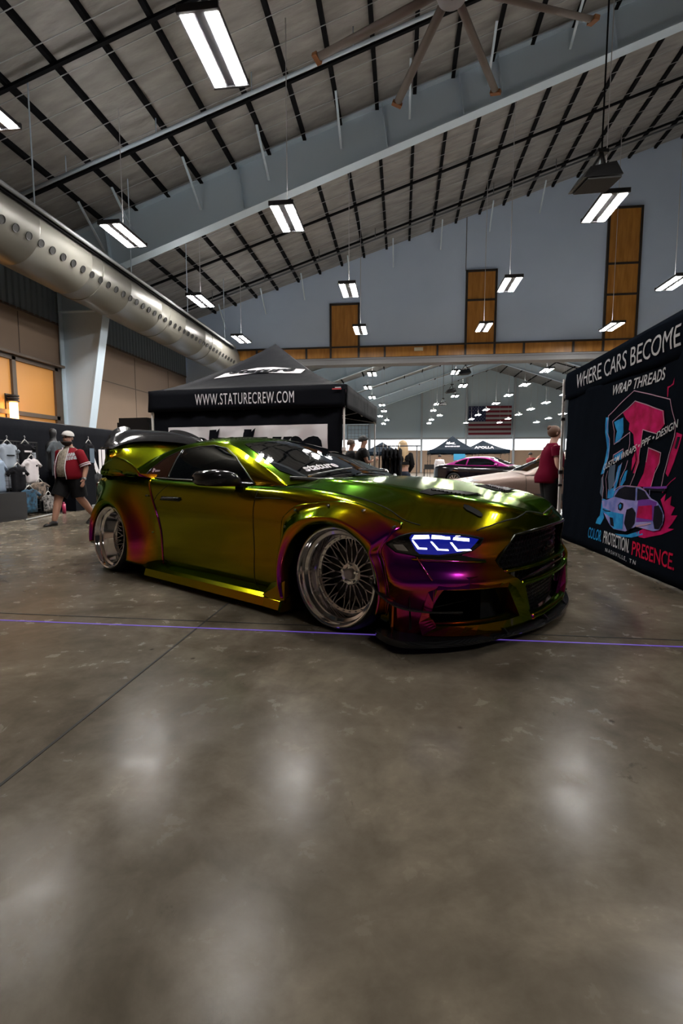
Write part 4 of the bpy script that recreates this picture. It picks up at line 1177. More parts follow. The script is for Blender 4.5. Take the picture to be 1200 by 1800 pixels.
TB, tv = tent(T, W1, D1, 2.2, 1.86, 3.22, FABBLK, POLE)
ca, sa = math.cos(-.105), math.sin(-.105)
# front wall sheet with the white printed panel
rows = []
for i in range(41):
    u = .06+(W1-.12)*i/40
    rows.append([V((u, .05+wrinkle(u*2, z, .9)+ .02*math.sin(u*9)*max(0, z-1.5), z)) for z in [.02, .4, .8, 1.2, 1.4, 1.55, 1.65, 1.75, 1.88]])
m = MB(); m.grid(rows); sw = put('side_wall', m, FABBLK, T, smooth=True); sw.modifiers.new('s', 'SOLIDIFY').thickness = .004
wbm = bmesh.new(); wbm.from_mesh(sw.data); WB = BVHTree.FromBMesh(wbm)
pn = put('white_panel', conform([(.32, .55), (3.02, .55), (3.02, 1.62), (.32, 1.61)], lambda u, v: V((u, -1, v)), (0, 1, 0), WB, .010, .045), PRINTW, sw, smooth=True)
conform_text('stature', 2.32, .62, (1.78, -1, 1.27), (1, 0, 0), (0, 0, 1), (0, 1, 0), WB, .020, 'panel_lettering', pn, mm=FABBLK, shear=.30, bold=.045)
for a_ in (1.02, 1.62): put('panel_letter_stem', conform([(a_, 1.30), (a_+.12, 1.30), (a_+.17, 1.56), (a_+.04, 1.56)], lambda u, v: V((u, -1, v)), (0, 1, 0), WB, .022, .05), FABBLK, pn)
conform_text('WWW.STATURECREW.COM', 1.66, .175, (1.68, -1, 2.035), (1, 0, 0), (0, 0, 1), (0, 1, 0), BVHTree.FromPolygons([(-1, -.02, 1.8), (4, -.02, 1.8), (4, -.02, 2.3), (-1, -.02, 2.3)], [(0, 1, 2, 3)]), .012, 'website_lettering', tv[0], spacing=1.12)
# slope logo
LG_ = [(.93, 2.45), (1.06, 2.555), (1.60, 2.655), (1.90, 2.655), (2.50, 2.57), (2.46, 2.485), (1.68, 2.545)]
lg = put('logo_panel', conform(LG_, lambda u, v: V((u-.03, -1, v)), (0, 1, 0), TB, .012, .08), PRINTW, T, smooth=True)
conform_text('stature', 1.20, .085, (1.70, -1, 2.575), (1, 0, 0), (0, 0, 1), (0, 1, 0), TB, .018, 'logo_lettering', lg, mm=FABBLK, shear=.35, bold=.05)
m = MB(); m.box((3.18, -.03, 2.13), (.14, .004, .018)); put('valance_mark', m, mat('mark_red', (.45, .05, .06), .6), tv[0])
m = MB(); m.box((3.2, -.032, 2.15), (.09, .004, .012)); put('valance_mark', m, PRINTW, tv[0])
# dark gear inside, seen through the gap left of the canopy
m = MB(); m.bb((-.62, 0, 0), (0, .6, 1.72)); m.bb((-.6, .02, 1.72), (-.05, .5, 1.80))
tag(put('equipment_case', m, BLACKP, None, loc=(-4.25, 7.95, 0), rot=(0, 0, -.1)), 'tall plain black equipment case left of the canopy, behind the rear wing', 'case')

# ---------- printed booth at the right
BX = V((2.225, 7.06, 0)); BD = V((.014, -1, 0)).normalized(); BN = V((-1, -.014, 0)).normalized()
ang = math.atan2(BD.y, BD.x)
B = root('booth_tent', 'black booth at the right with a printed wall of a sports car in flames', 'tent', BX, ang)
# local: x along the wall towards the camera, y = to the right (interior is +y... ) , z up
Mi = Matrix.Rotation(-ang, 3, 'Z')
nl = Mi @ BN      # outward normal in local coordinates
OUT = -1 if nl.y < 0 else 1
FABP = mat('printed_black_cloth', (.0045, .006, .009), .62, bump=(3.5, .6), spec=.0)
rows = []
for i in range(61):
    x = .02+3.55*i/60; row = []
    for k in range(25):
        z = .015+1.93*k/24
        low = max(0, 1-z/1.9); slack = (.10*math.exp(-((x-.05)/.25)**2)*low)
        y = OUT*(.012+.05*low**1.5+wrinkle(x*.9, z*1.2, .42)+.012*math.sin(3.1*x+2.6*z))
        xx = x + .28*low*max(0, 1-x/1.2)*0.6
        row.append(V((xx, y, z)))
    rows.append(row)
m = MB(); m.grid(rows); bw = put('printed_wall', m, FABP, B, smooth=True); bw.modifiers.new('s', 'SOLIDIFY').thickness = .004
bbm = bmesh.new(); bbm.from_mesh(bw.data); BB = BVHTree.FromBMesh(bbm)
# header fabric
rows = []
for i in range(41):
    x = -.0+3.65*i/40
    rows.append([V((x, OUT*(.022+.02*math.sin(PI*k/6)+wrinkle(x, k*.1, .3)), 2.22-.345*k/6-(.012*math.sin(3*x) if k == 6 else 0))) for k in range(7)])
m = MB(); m.grid(rows); hd = put('header_band', m, FABP, B, smooth=True); hd.modifiers.new('s', 'SOLIDIFY').thickness = .006
hbm = bmesh.new(); hbm.from_mesh(hd.data); HB = BVHTree.FromBMesh(hbm)
m = MB(); m.add([(-.05, 0, 2.22), (3.65, 0, 2.22), (3.65, -OUT*1.5, 2.75), (-.05+1.5, -OUT*1.5, 3.1), (-.05, -OUT*3.0, 2.22), (3.65, -OUT*3, 2.22)], [(0, 1, 2, 3), (0, 3, 4), (3, 2, 5, 4)]); put('canopy', m, FABP, B)
rows = [[V((-.05, -OUT*y, z)) for z in (2.22, 2.05, 1.88)] for y in [3*k/10 for k in range(11)]]; m = MB(); m.grid(rows); put('side_header', m, FABP, B, smooth=True)
for (x, y) in ((-.02, -.03), (3.6, -.03), (-.02, -2.9), (3.6, -2.9)):
    if x < 0 and y > -1: x, yy = -.055, OUT*.035
    else: yy = -OUT*abs(y)
    q = MB(); q.box((x, yy, .6), (.034, .034, 1.2)); q.box((x, yy, 1.53), (.028, .028, 1.25)); put('leg', q, POLE, B)
q = MB(); q.box((-.055, OUT*.035, .90), (.05, .05, .05)); q.box((-.055, OUT*.035, 1.62), (.05, .05, .04)); q.box((-.055, OUT*.035, .72), (.045, .045, .03)); q.box((-.05, -OUT*.03, .02), (.22, .12, .02)); put('leg_clamp', q, BLACKP, B)
q = MB(); q.tube([(-.04, OUT*.02, 1.9), (-.06, OUT*.04, 1.83), (-.05, OUT*.03, 1.78)], .012, 6); put('corner_strap', q, BLACKP, B)
XA = (1, 0, 0) 
def btext(txt, w_, h_, x, z, bv, name, mm, **k):
    par = hd if bv is HB else bw
    return conform_text(txt, w_, h_, (x, OUT*2.0, z), k.pop('xa', (1, 0, 0)), k.pop('ya', (0, 0, 1)), (0, -OUT, 0), bv, k.pop('off', .008), name, par, mm=mm, **k)
PW = mat('print_white', (.42, .42, .44), .8, spec=.05); PB = mat('print_blue', (.008, .12, .32), .8, spec=.05, noise=(9, (.02, .24, .50))); PM = mat('print_magenta', (.24, .002, .035), .8, spec=.05, noise=(7, (.42, .004, .09)))
btext('WHERE CARS BECOME', 2.28, .175, 1.575, 2.045, HB, 'header_lettering', PW)
btext('WRAP THREADS', 1.0, .105, 1.96, 1.785, BB, 'wall_lettering', PW, bold=.012, shear=.25, off=.006)
btext('CUSTOM WRAPS • PPF • DESIGN', 1.38, .062, 2.06, 1.155, BB, 'wall_lettering', PW, bold=.01, shear=.3, xa=(.962, 0, .272), ya=(-.1, 0, .99), off=.020)
btext('COLOR.', .34, .125, 1.245, .215, BB, 'wall_lettering', PB, bold=.008, off=.006)
btext('PROTECTION.', .64, .135, 1.79, .22, BB, 'wall_lettering', PW, bold=.008, off=.006)
btext('PRESENCE.', .70, .135, 2.52, .215, BB, 'wall_lettering', mat('print_red', (.40, .004, .035), .8, spec=.05), bold=.008, off=.006)
btext('NASHVILLE, TN', .72, .045, 1.90, .085, BB, 'wall_lettering', PW, spacing=1.5, off=.006)
GFX = [('b', 0, 'p', [(1.34, 1.513), (1.416, 1.506), (1.439, 1.323), (1.48, 1.224), (1.469, 1.079), (1.371, 0.907), (1.264, 0.892), (1.371, 1.031), (1.412, 1.178), (1.361, 1.352)]),
 ('b', 0, 'p', [(1.552, 1.446), (1.724, 1.477), (1.755, 1.326), (1.701, 1.238), (1.594, 1.219), (1.633, 1.346)]),
 ('b', 0, 'p', [(1.595, 1.101), (1.778, 1.143), (1.776, 1.052), (1.602, 1.042)]),
 ('b', 0, 'p', [(1.732, 0.983), (1.806, 1.017), (1.793, 0.914), (1.752, 0.821), (1.709, 0.737), (1.651, 0.651), (1.495, 0.64), (1.497, 0.738), (1.652, 0.758), (1.694, 0.854)]),
 ('b', 0, 'p', [(1.893, 0.933), (1.935, 0.95), (1.916, 0.849), (1.836, 0.778), (1.807, 0.8)]),
 ('n', 0, 'p', [(1.51, 0.982), (1.648, 1.006), (1.675, 0.794), (1.515, 0.715), (1.482, 0.86)]),
 ('b', 0, 'p', [(1.359, 0.631), (1.452, 0.625), (1.392, 0.495), (1.417, 0.422), (1.334, 0.337), (1.221, 0.336), (1.246, 0.391), (1.305, 0.436), (1.341, 0.528)]),
 ('n', 0, 'p', [(1.284, 0.855), (1.343, 0.881), (1.375, 0.632), (1.273, 0.689), (1.281, 0.753)]),
 ('m', 1, 'p', [(1.944, 1.608), (2.47, 1.465), (2.493, 1.346), (2.422, 1.303), (2.355, 1.277), (2.138, 1.328), (2.142, 1.207), (2.12, 1.112), (2.142, 1.027), (2.086, 0.919), (2.052, 0.919), (2.089, 1.048), (2.06, 1.135), (2.005, 1.202), (1.971, 1.291), (1.932, 1.315), (1.867, 1.341), (1.859, 1.409), (1.777, 1.46), (1.718, 1.523)]),
 ('m', 1, 'p', [(1.999, 1.06), (2.043, 1.125), (2.072, 1.038), (2.014, 0.94)]),
 ('m', 1, 'p', [(2.278, 1.149), (2.456, 1.099), (2.456, 1.015), (2.403, 0.965), (2.382, 0.802), (2.147, 0.797), (2.221, 0.921), (2.239, 1.036)]),
 ('m', 0, 'p', [(2.666, 1.267), (2.754, 1.243), (2.718, 1.116), (2.677, 1.024), (2.602, 0.899), (2.562, 0.927), (2.599, 1.081), (2.641, 1.175)]),
 ('k', 1, 'p', [(2.688, 1.229), (2.731, 1.226), (2.7, 1.126), (2.664, 1.136)]),
 ('m', 0, 'p', [(2.551, 0.702), (2.62, 0.755), (2.618, 0.687), (2.711, 0.742), (2.711, 0.666), (2.773, 0.652), (2.73, 0.582), (2.814, 0.591), (2.755, 0.519), (2.675, 0.442), (2.602, 0.442), (2.648, 0.516), (2.638, 0.602)]),
 ('m', 0, 'p', [(2.222, 0.37), (2.345, 0.428), (2.5, 0.488), (2.618, 0.463), (2.794, 0.477), (2.625, 0.406), (2.356, 0.336), (2.27, 0.334)]),
 ('b', 0, 'p', [(1.737, 0.291), (2.042, 0.322), (2.264, 0.386), (2.352, 0.367), (2.138, 0.309), (1.948, 0.286)]),
 ('m', 0, 'p', [(2.603, 1.721), (2.582, 1.678), (2.547, 1.665), (2.496, 1.663), (2.507, 1.576), (2.522, 1.574), (2.516, 1.65), (2.601, 1.666)]),
 ('w', 3, 0.008, [(1.413, 1.524), (1.907, 1.716), (2.579, 1.547), (2.665, 1.342), (2.652, 1.231), (2.599, 1.081), (2.545, 0.917), (2.539, 0.805)]),
 ('w', 3, 0.008, [(1.413, 1.524), (1.421, 1.348), (1.489, 1.272), (1.471, 1.067), (1.371, 0.907)]),
 ('w', 3, 0.008, [(1.531, 1.453), (1.943, 1.614), (2.46, 1.466), (2.496, 1.351)]),
 ('w', 3, 0.008, [(1.531, 1.453), (1.592, 1.349), (1.589, 1.213), (1.907, 1.316), (1.933, 1.205), (1.917, 1.139)]),
 ('w', 3, 0.008, [(1.588, 1.042), (1.587, 1.101), (1.802, 1.159), (1.814, 1.063)]),
 ('w', 3, 0.008, [(2.396, 1.27), (2.139, 1.325), (2.153, 1.206), (2.122, 1.005), (2.089, 0.898), (2.031, 0.798)]),
 ('w', 3, 0.008, [(2.251, 1.026), (2.278, 1.154), (2.48, 1.103), (2.466, 1.015), (2.408, 0.925), (2.383, 0.797)]),
 ('w', 3, 0.008, [(1.487, 0.933), (1.439, 0.847), (1.495, 0.64)]),
 ('w', 3, 0.008, [(1.373, 0.894), (1.333, 0.843), (1.391, 0.746), (1.376, 0.62)]),
 ('w', 3, 0.008, [(1.819, 1.017), (1.766, 0.925), (1.736, 0.843), (1.675, 0.794), (1.704, 0.737)]),
 ('w', 3, 0.008, [(1.924, 1.039), (1.902, 0.961), (1.826, 0.858), (1.81, 0.777)]),
 ('l', 4, 'p', [(1.378, 0.607), (1.554, 0.632), (1.691, 0.665), (1.736, 0.738), (1.835, 0.784), (2.007, 0.797), (2.215, 0.79), (2.326, 0.759), (2.415, 0.703), (2.516, 0.68), (2.597, 0.637), (2.65, 0.574), (2.641, 0.496), (2.602, 0.442), (2.508, 0.419), (2.215, 0.422), (2.014, 0.352), (1.731, 0.338), (1.645, 0.362), (1.424, 0.486)]),
 ('b', 5, 'p', [(1.418, 0.535), (1.71, 0.513), (1.969, 0.515), (1.962, 0.368), (1.731, 0.343), (1.628, 0.385), (1.633, 0.458), (1.424, 0.486)]),
 ('v', 5, 'p', [(2.194, 0.688), (2.396, 0.691), (2.517, 0.675), (2.498, 0.508), (2.21, 0.465), (2.186, 0.569)]),
 ('m', 6, 'p', [(2.214, 0.615), (2.442, 0.644), (2.467, 0.515), (2.205, 0.507)]),
 ('k', 5, 'p', [(1.717, 0.673), (1.813, 0.754), (1.936, 0.788), (2.137, 0.786), (2.136, 0.662), (1.951, 0.66)]),
 ('k', 6, 'p', [(2.171, 0.782), (2.305, 0.758), (2.395, 0.696), (2.25, 0.681), (2.174, 0.665)]),
 ('k', 6, 'p', [(2.012, 0.564), (2.103, 0.594), (2.177, 0.547), (2.189, 0.451), (2.128, 0.39), (2.061, 0.359), (1.992, 0.428)]),
 ('k', 6, 'p', [(2.482, 0.637), (2.557, 0.653), (2.63, 0.591), (2.639, 0.515), (2.6, 0.451), (2.535, 0.443), (2.488, 0.507)]),
 ('k', 6, 'p', [(1.634, 0.452), (1.717, 0.455), (1.755, 0.364), (1.658, 0.37)]),
 ('k', 6, 'p', [(1.82, 0.593), (1.868, 0.626), (1.927, 0.619), (1.933, 0.568), (1.891, 0.542), (1.838, 0.548)]),
 ('b', 7, 'p', [(1.846, 0.589), (1.877, 0.611), (1.909, 0.6), (1.907, 0.575), (1.879, 0.558)]),
 ('w', 6, 'p', [(2.214, 0.433), (2.46, 0.489), (2.466, 0.479), (2.238, 0.42)]),
 ('k', 6, 0.012, [(1.42, 0.517), (1.511, 0.506), (1.654, 0.514)]),
 ('v', 5, 0.02, [(2.269, 0.787), (2.631, 0.809)]),
 ('k', 6, 0.02, [(2.302, 0.778), (2.616, 0.782)]),
 ('l', 6, 0.008, [(2.386, 0.772), (2.391, 0.732)]),
 ('w', 7, 0.006, [(1.709, 0.737), (1.835, 0.787), (2.007, 0.799), (2.214, 0.792), (2.336, 0.759)]),
 ('m', 4, 0.006, [(2.582, 0.763), (2.622, 0.813), (2.679, 0.858), (2.745, 0.893)])]
GC = {'m': PM, 'b': PB, 'w': mat('print_pale_pink', (.36, .22, .29), .8, spec=.05), 'k': mat('print_black', (.003, .003, .008), .8, spec=.05), 'l': mat('print_lavender', (.10, .13, .34), .8, spec=.05, noise=(6, (.26, .22, .46))), 'v': mat('print_violet', (.12, .03, .22), .8, spec=.05), 'n': mat('print_navy', (.006, .03, .07), .7)}
art = None
for col, lvl, kind, pts in GFX:
    off = .004+.0022*lvl
    if kind == 'p':
        q = conform([(a, b) for a, b in pts], lambda u, v: V((u, OUT*2, v)), (0, -OUT, 0), BB, off, .09)
    else:
        q = MB()
        for (a, b), (c, d) in zip(pts, pts[1:]):
            dx, dz = c-a, d-b; L = math.hypot(dx, dz) or 1; nx, nz = -dz/L*kind/2, dx/L*kind/2; ex, ez = dx/L*kind*.4, dz/L*kind*.4
            k = conform([(a+nx-ex, b+nz-ez), (c+nx+ex, d+nz+ez), (c-nx+ex, d-nz+ez), (a-nx-ex, b-nz-ez)], lambda u, v: V((u, OUT*2, v)), (0, -OUT, 0), BB, off, .09)
            q.add(k.v, k.f)
    put({'p': 'print_patch'}.get(kind, 'print_outline'), q, GC[col], bw, smooth=True)

# ---------- backdrop wall with shirts at the left
BK = root('backdrop_wall', 'long black cloth backdrop with huge white letters behind the clothing display', 'backdrop', (-7.6, 5.4, 0), PI/2)
m = MB(); m.grid([[V((9.2*i/80, wrinkle(9.2*i/80, z, .8), z)) for z in [1.9*k/10 for k in range(11)]] for i in range(81)]); put('cloth', m, FABBLK, BK, smooth=True).modifiers.new('s', 'SOLIDIFY').thickness = .006
m = MB(); m.cyl((0, .03, 1.9), (9.2, .03, 1.9), .018, 8)
for x in (0, 3, 6, 9.2): m.cyl((x, .03, 0), (x, .03, 1.9), .018, 8)
put('support_pipe', m, BLACKP, BK, smooth=True)
ux, uz = V((1, 0, 0)), V((0, 0, 1))
for ch, x, wd in (('N', 6.06, .47), ('U', 6.60, .54), ('I', 7.05, .16)):
    put_text('letter', ch, PRINTW, BK, frame((x, -.025, .945), (1, 0, 0), (0, 0, 1)), width=wd, height=.88, bold=.03)
# grid panels for hanging
def grid_panel(x, y, rz, w_, h0, h1, m_, label, n=None):
    r = root('wire_grid_panel', label, 'rack', (x, y, 0), rz)
    q = MB(); q.cyl((0, 0, h0), (0, 0, h1), .009, 6); q.cyl((w_, 0, h0), (w_, 0, h1), .009, 6); q.cyl((0, 0, h1), (w_, 0, h1), .009, 6); q.cyl((0, 0, h0), (w_, 0, h0), .009, 6); put('frame', q, m_, r)
    q = MB(); s = .085; k = 1
    while k*s < w_: q.cyl((k*s, 0, h0), (k*s, 0, h1), .004, 5); k += 1
    k = 1
    while h0+k*s < h1: q.cyl((0, .006, h0+k*s), (w_, .006, h0+k*s), .004, 5); k += 1
    put('wire_mesh', q, m_, r)
    q = MB(); q.box((0, 0, .02), (.04, .26, .03)); q.box((w_, 0, .02), (.04, .26, .03)); put('foot', q, m_, r)
    if h0 > .05:
        q = MB(); q.cyl((0, 0, 0), (0, 0, h0), .009, 6); q.cyl((w_, 0, 0), (w_, 0, h0), .009, 6); put('upright', q, m_, r)
    return r
GRW = mat('grid_white', (.5, .53, .6), .4)
grid_panel(-7.42, 7.4, PI/2, 1.9, .1, 1.45, mat('grid_dark', (.02, .02, .02), .4), 'black wire grid panel holding the hanging shirts before the backdrop')
m = MB(); m.bb((-7.52, 7.6, .55), (-7.50, 9.35, 1.25)); tag(put('poster_board', m, mat('pale_board', (.40, .43, .50), .6)), 'pale poster board behind the wire grid and white shirt', 'poster')
grid_panel(-1.28, 11.75, .0, .50, .9, 1.94, mat('grid_black', (.03, .03, .03), .4), 'black wire grid panel standing behind the two men beside the canopy')

# garments: tee built from an outline with body
def tee(par_loc, rz, w_, h_, m_, label, mark=None, mark_m=None, hanger=True, sleeves=.30, group='shirts hanging on the display', cat='shirt', name='hanging_shirt', mk=(0.0, .62, .34, .07)):
    r = root(name, label, cat, par_loc, rz, group)
    hw = w_/2; sl = w_*sleeves
    out = [(-hw*.30, 0), (-hw*.85, -h_*.07), (-hw-sl*.75, -h_*.30), (-hw-sl*.25, -h_*.38), (-hw*.86, -h_*.27), (-hw*.84, -h_), (hw*.84, -h_), (hw*.86, -h_*.27), (hw+sl*.25, -h_*.38), (hw+sl*.75, -h_*.30), (hw*.85, -h_*.07), (hw*.30, 0), (0, -h_*.06)]
    bm = bmesh.new(); vs = [bm.verts.new((x, 0, z)) for x, z in out]
    for t in tessellate_polygon([[V((x, z, 0)) for x, z in out]]): bm.faces.new([vs[i] for i in t])
    for _ in range(3):
        es = [e for e in bm.edges if e.calc_length() > .09]
        if not es: break
        bmesh.ops.subdivide_edges(bm, edges=es, cuts=1); bmesh.ops.triangulate(bm, faces=bm.faces)
    bd = set(v for e in bm.edges if e.is_boundary for v in e.verts)
    q = MB(); vl = list(bm.verts); ix = {v: i for i, v in enumerate(vl)}
    def dep(v): return 0.006 if v in bd else .045+.012*math.sin(v.co.x*24)
    fr_ = [V((v.co.x, -dep(v), v.co.z)) for v in vl]; bk = [V((v.co.x, dep(v)*.5, v.co.z)) for v in vl]
    fs = [tuple(ix[v] for v in f.verts) for f in bm.faces]; n = len(vl)
    q.add(fr_+bk, fs+[tuple(i+n for i in reversed(f)) for f in fs]+[(ix[e.verts[0]], ix[e.verts[1]], ix[e.verts[1]]+n, ix[e.verts[0]]+n) for e in bm.edges if e.is_boundary]); bm.free()
    put('cloth', q, m_, r, smooth=True)
    if hanger:
        q = MB(); q.tube([(-hw*.5, 0, -.015), (-hw*.2, 0, .045), (0, 0, .07), (hw*.2, 0, .045), (hw*.5, 0, -.015)], .008, 6); q.tube([(0, 0, .07), (0, 0, .10), (.015, 0, .125), (0, 0, .145), (-.015, .0, .13)], .004, 5); put('hanger', q, POLE, r, smooth=True)
    if mark:
        x, f, a, b = mk
        q = MB(); q.box((x*w_, -.062, -h_*(1-f)), (a*w_, .006, b*h_)); put('print', q, mark_m, r)
    return r
TG = mat('shirt_grey_blue', (.25, .29, .34), .8); TK = mat('shirt_black', (.007, .007, .009), .85, spec=.1); TW = mat('shirt_white', (.62, .58, .60), .8); TD = mat('shirt_charcoal', (.045, .055, .065), .85)
TC = mat('shirt_camo', (.02, .018, .016), .8, noise=(14, (.32, .24, .19))); TBL = mat('shirt_floral', (.008, .012, .02), .8, noise=(16, (.02, .10, .18))); TLB = mat('cloth_pale_blue', (.25, .32, .42), .8)
RW_ = PI/2   # shirts face +x
tee((-7.33, 8.42, 1.40), RW_, .44, .50, TG, 'grey-blue shirt with a dark chest bar, top left of the display', 1, TK, mk=(0, .55, .42, .05))
tee((-7.33, 8.86, 1.42), RW_, .40, .42, TK, 'black shirt with a white chest bar hanging in the top row', 1, TW, mk=(0, .62, .48, .08))
tee((-7.27, 8.93, 1.13), RW_, .40, .50, TW, 'white shirt with a small dark chest print hanging in the middle', 1, TK, mk=(.16, .70, .10, .07))
tee((-7.18, 8.46, .97), RW_, .40, .50, TK, 'black shirt with a small white chest logo hanging low', 1, TW, mk=(.18, .74, .12, .08))
tee((-7.20, 9.02, .66), RW_, .42, .34, TC, 'brown and black patterned shirt hanging below the white shirt')
tee((-7.10, 8.62, .54), RW_, .44, .46, TBL, 'black and blue floral shirt hanging lowest')
tee((-7.12, 9.15, .40), RW_, .34, .34, mat('shirt_speckle', (.012, .012, .012), .8, noise=(22, (.35, .33, .32))), 'black shirt speckled with white beside the floral shirt')
tee((-7.3, 8.15, 1.10), RW_, .30, .62, TLB, 'pale blue garment cut by the left picture edge')
tee((-7.30, 10.80, 1.52), RW_, .40, .80, TK, 'long black shirt with a blue-grey print hanging just right of the walking man', 1, mat('print_slate', (.08, .12, .17), .7), mk=(.05, .62, .42, .42))
tee((-7.10, 10.88, .82), RW_, .50, .72, mat('hoodie_black', (.010, .011, .014), .85), 'black hooded top hanging below the long black shirt', 1, TW, mk=(.2, .70, .08, .04), cat='hoodie')
# torso form wearing the charcoal shirt
r = root('torso_form', 'grey torso display form on a stand between the shirts and the man', 'mannequin', (-7.18, 9.46, 0), RW_)
q = MB(); rings = []
for z, rx, ry in ((.86, .13, .10), (.95, .17, .12), (1.1, .165, .12), (1.25, .185, .13), (1.38, .20, .12), (1.46, .16, .09), (1.50, .07, .06), (1.56, .055, .055), (1.60, .06, .06), (1.66, .07, .075), (1.72, .06, .065), (1.75, .02, .02)):
    rings.append([V((rx*math.cos(t), ry*math.sin(t), z)) for t in [2*PI*k/18 for k in range(18)]])
q.rings(rings); put('torso', q, mat('form_black', (.02, .02, .022), .4), r, smooth=True)
q = MB(); q.cyl((0, 0, 0), (0, 0, .9), .015, 8); q.cyl((0, 0, 0), (0, 0, .02), .16, 20); put('stand', q, BLACKP, r)
t_ = tee((-7.10, 9.46, 1.50), RW_, .44, .72, TD, 'charcoal shirt with a small white chest logo worn by the torso display form', 1, TW, hanger=False, mk=(.2, .78, .1, .05))
# cloth-covered table, boxes and shoes below the display
m = MB(); m.bb((-7.55, 9.75, 0), (-6.95, 10.45, .88)); tag(put('covered_table', m, FABBLK), 'narrow table fully covered in black cloth behind the walking man', 'table')
m = MB(); m.bb((-7.24, 7.4, 0), (-6.9, 8.3, .50)); tag(put('storage_crate', m, BLACKP), 'low black crate under the shirts at the left picture edge', 'crate')
m = MB(); m.bar((-6.62, 7.9, .03), (-6.95, 9.15, .03), .03, .02); tag(put('floor_rail', m, GALV), 'thin metal rail lying on the floor under the shirts', 'rail')
m = MB(); m.cyl((-6.9, 9.30, 0), (-6.9, 9.30, .20), .035, 12); m.cyl((-6.9, 9.30, .20), (-6.9, 9.30, .235), .02, 10); tag(put('drink_bottle', m, mat('bottle_red', (.35, .02, .08), .4), smooth=True), 'small crimson bottle standing on the floor beside the walking man', 'bottle')
m = MB(); m.prism([(-6.92, 10.25, 0), (-6.62, 10.25, 0), (-6.62, 10.25, .05), (-6.77, 10.25, .09), (-6.92, 10.25, .10)], (0, .10, 0)); tag(put('shoe_box', m, mat('shoe_white', (.5, .5, .5), .6)), 'small white item on the floor behind the walking man', 'shoe')
m = MB(); m.sphere((-6.55, 11.0, .10), (.12, .16, .10)); tag(put('duffel_bag', m, mat('bag_orange', (.45, .16, .04), .6), smooth=True), 'small orange and black bag on the floor by the rear wheel', 'bag')

# ---------- clothes rail beside the blonde visitor
r = root('clothes_rail', 'thin black clothes rail standing in front of the blonde visitor', 'rack', (-.46, 10.35, 0), .02)
q = MB(); q.cyl((0, 0, 0), (0, 0, 1.39), .013, 8); q.cyl((.78, 0, 0), (.78, 0, 1.39), .013, 8); q.cyl((-.05, 0, 1.39), (.85, 0, 1.39), .013, 8); put('tube_frame', q, mat('rail_dark', (.06, .06, .07), .4, .5), r, smooth=True)
for x in (0, .78):
    q = MB(); q.box((x, 0, .02), (.04, .5, .03)); put('foot', q, BLACKP, r)
for i, x in enumerate((.08, .165, .25, .335, .42)):
    tee((-.46+x, 10.36, 1.36), PI/2, .42, .72, TK, ['black garment at the left end of the clothes rail', 'second black garment from the left on the clothes rail', 'third black garment from the left on the clothes rail', 'fourth black garment from the left on the clothes rail', 'black garment next to the blonde visitor on the clothes rail'][i], group='black garments on the clothes rail', name='hanging_garment', cat='garment')

# ---------- canopies in the far hall
def far_tent(x, y, W, D, zt, zb, zp, label, txts, rz=0):
    r = root('canopy_tent', label, 'tent', (x, y, 0), rz)
    navy = mat('navy_canopy', (.006, .012, .020), .8, spec=.08)
    tb, vs = tent(r, W, D, zt, zb, zp, navy, mat('frame_dark', (.03, .03, .035), .5))
    for (t, w_, h_, z, u, mm) in txts:
        conform_text(t, w_, h_, (u, -2, z), (1, 0, 0), (0, 0, 1), (0, 1, 0), tb, .02, 'canopy_lettering', kids(r)[0], mm=mm, shear=.25, bold=.03)
    return r, tb
ta, tb = far_tent(1.75, 31, 3.0, 3.0, 1.92, 1.68, 2.86, 'navy canopy with a white emblem in the far hall behind the magenta coupe', [])
for k, (u, w_) in enumerate(((.95, .16), (1.14, .10), (1.27, .2), (1.5, .12), (1.65, .2))):
    put('canopy_print', conform([(u, 2.10), (u+w_, 2.10), (u+w_+.02, 2.16), (u+.02, 2.16)], lambda a, b: V((a, -2, b)), (0, 1, 0), tb, .02, .1), PRINTW, ta)
em = [(1.02, 2.30), (1.12, 2.36), (1.08, 2.44), (1.20, 2.40), (1.30, 2.46), (1.28, 2.36), (1.42, 2.38), (1.60, 2.40), (1.50, 2.33), (1.66, 2.26), (1.45, 2.27), (1.34, 2.30), (1.22, 2.26)]
put('canopy_emblem', conform(em, lambda u, v: V((u, -2, v)), (0, 1, 0), tb, .02, .1), PRINTW, ta)
far_tent(4.15, 34.3, 3.1, 3.0, 2.02, 1.78, 2.72, 'navy canopy with bold white lettering in the far hall, right of the other canopy', [('APOLLA', 1.3, .17, 2.17, 1.45, PRINTW)])
far_tent(-2.95, 36, 3.0, 3.0, 1.95, 1.7, 2.72, 'small dark canopy in the far hall seen between the two men and the clothes rail', [])
m = MB(); m.bb((0, 0, 1.28), (.68, .02, 1.66)); m.cyl((.05, .03, 0), (.05, .03, 1.3), .015, 6); m.cyl((.63, .03, 0), (.63, .03, 1.3), .015, 6)
tag(put('hanging_banner', m, mat('banner_blue', (.04, .30, .55), .6), loc=(3.16, 30.6, 0)), 'small bright blue banner under the emblem canopy in the far hall', 'banner')
m = MB(); m.bb((0, 0, .02), (2.6, .02, 1.3))
for k in range(3): m.bb((.1+.85*k, -.03, .3), (.8+.85*k, 0, 1.2))
tag(put('display_banner', m, mat('banner_black_grey', (.10, .10, .11), .6), loc=(4.4, 37.6, .0)), 'grey display boards under the lettered canopy in the far hall', 'banner')
m = MB(); m.bb((0, 0, .72), (1.3, .6, .76)); m.bb((.05, .05, .76), (1.2, .5, 1.02))
for x in (.05, 1.25):
    for y in (.05, .55): m.bb((x-.02, y-.02, 0), (x+.02, y+.02, .72))
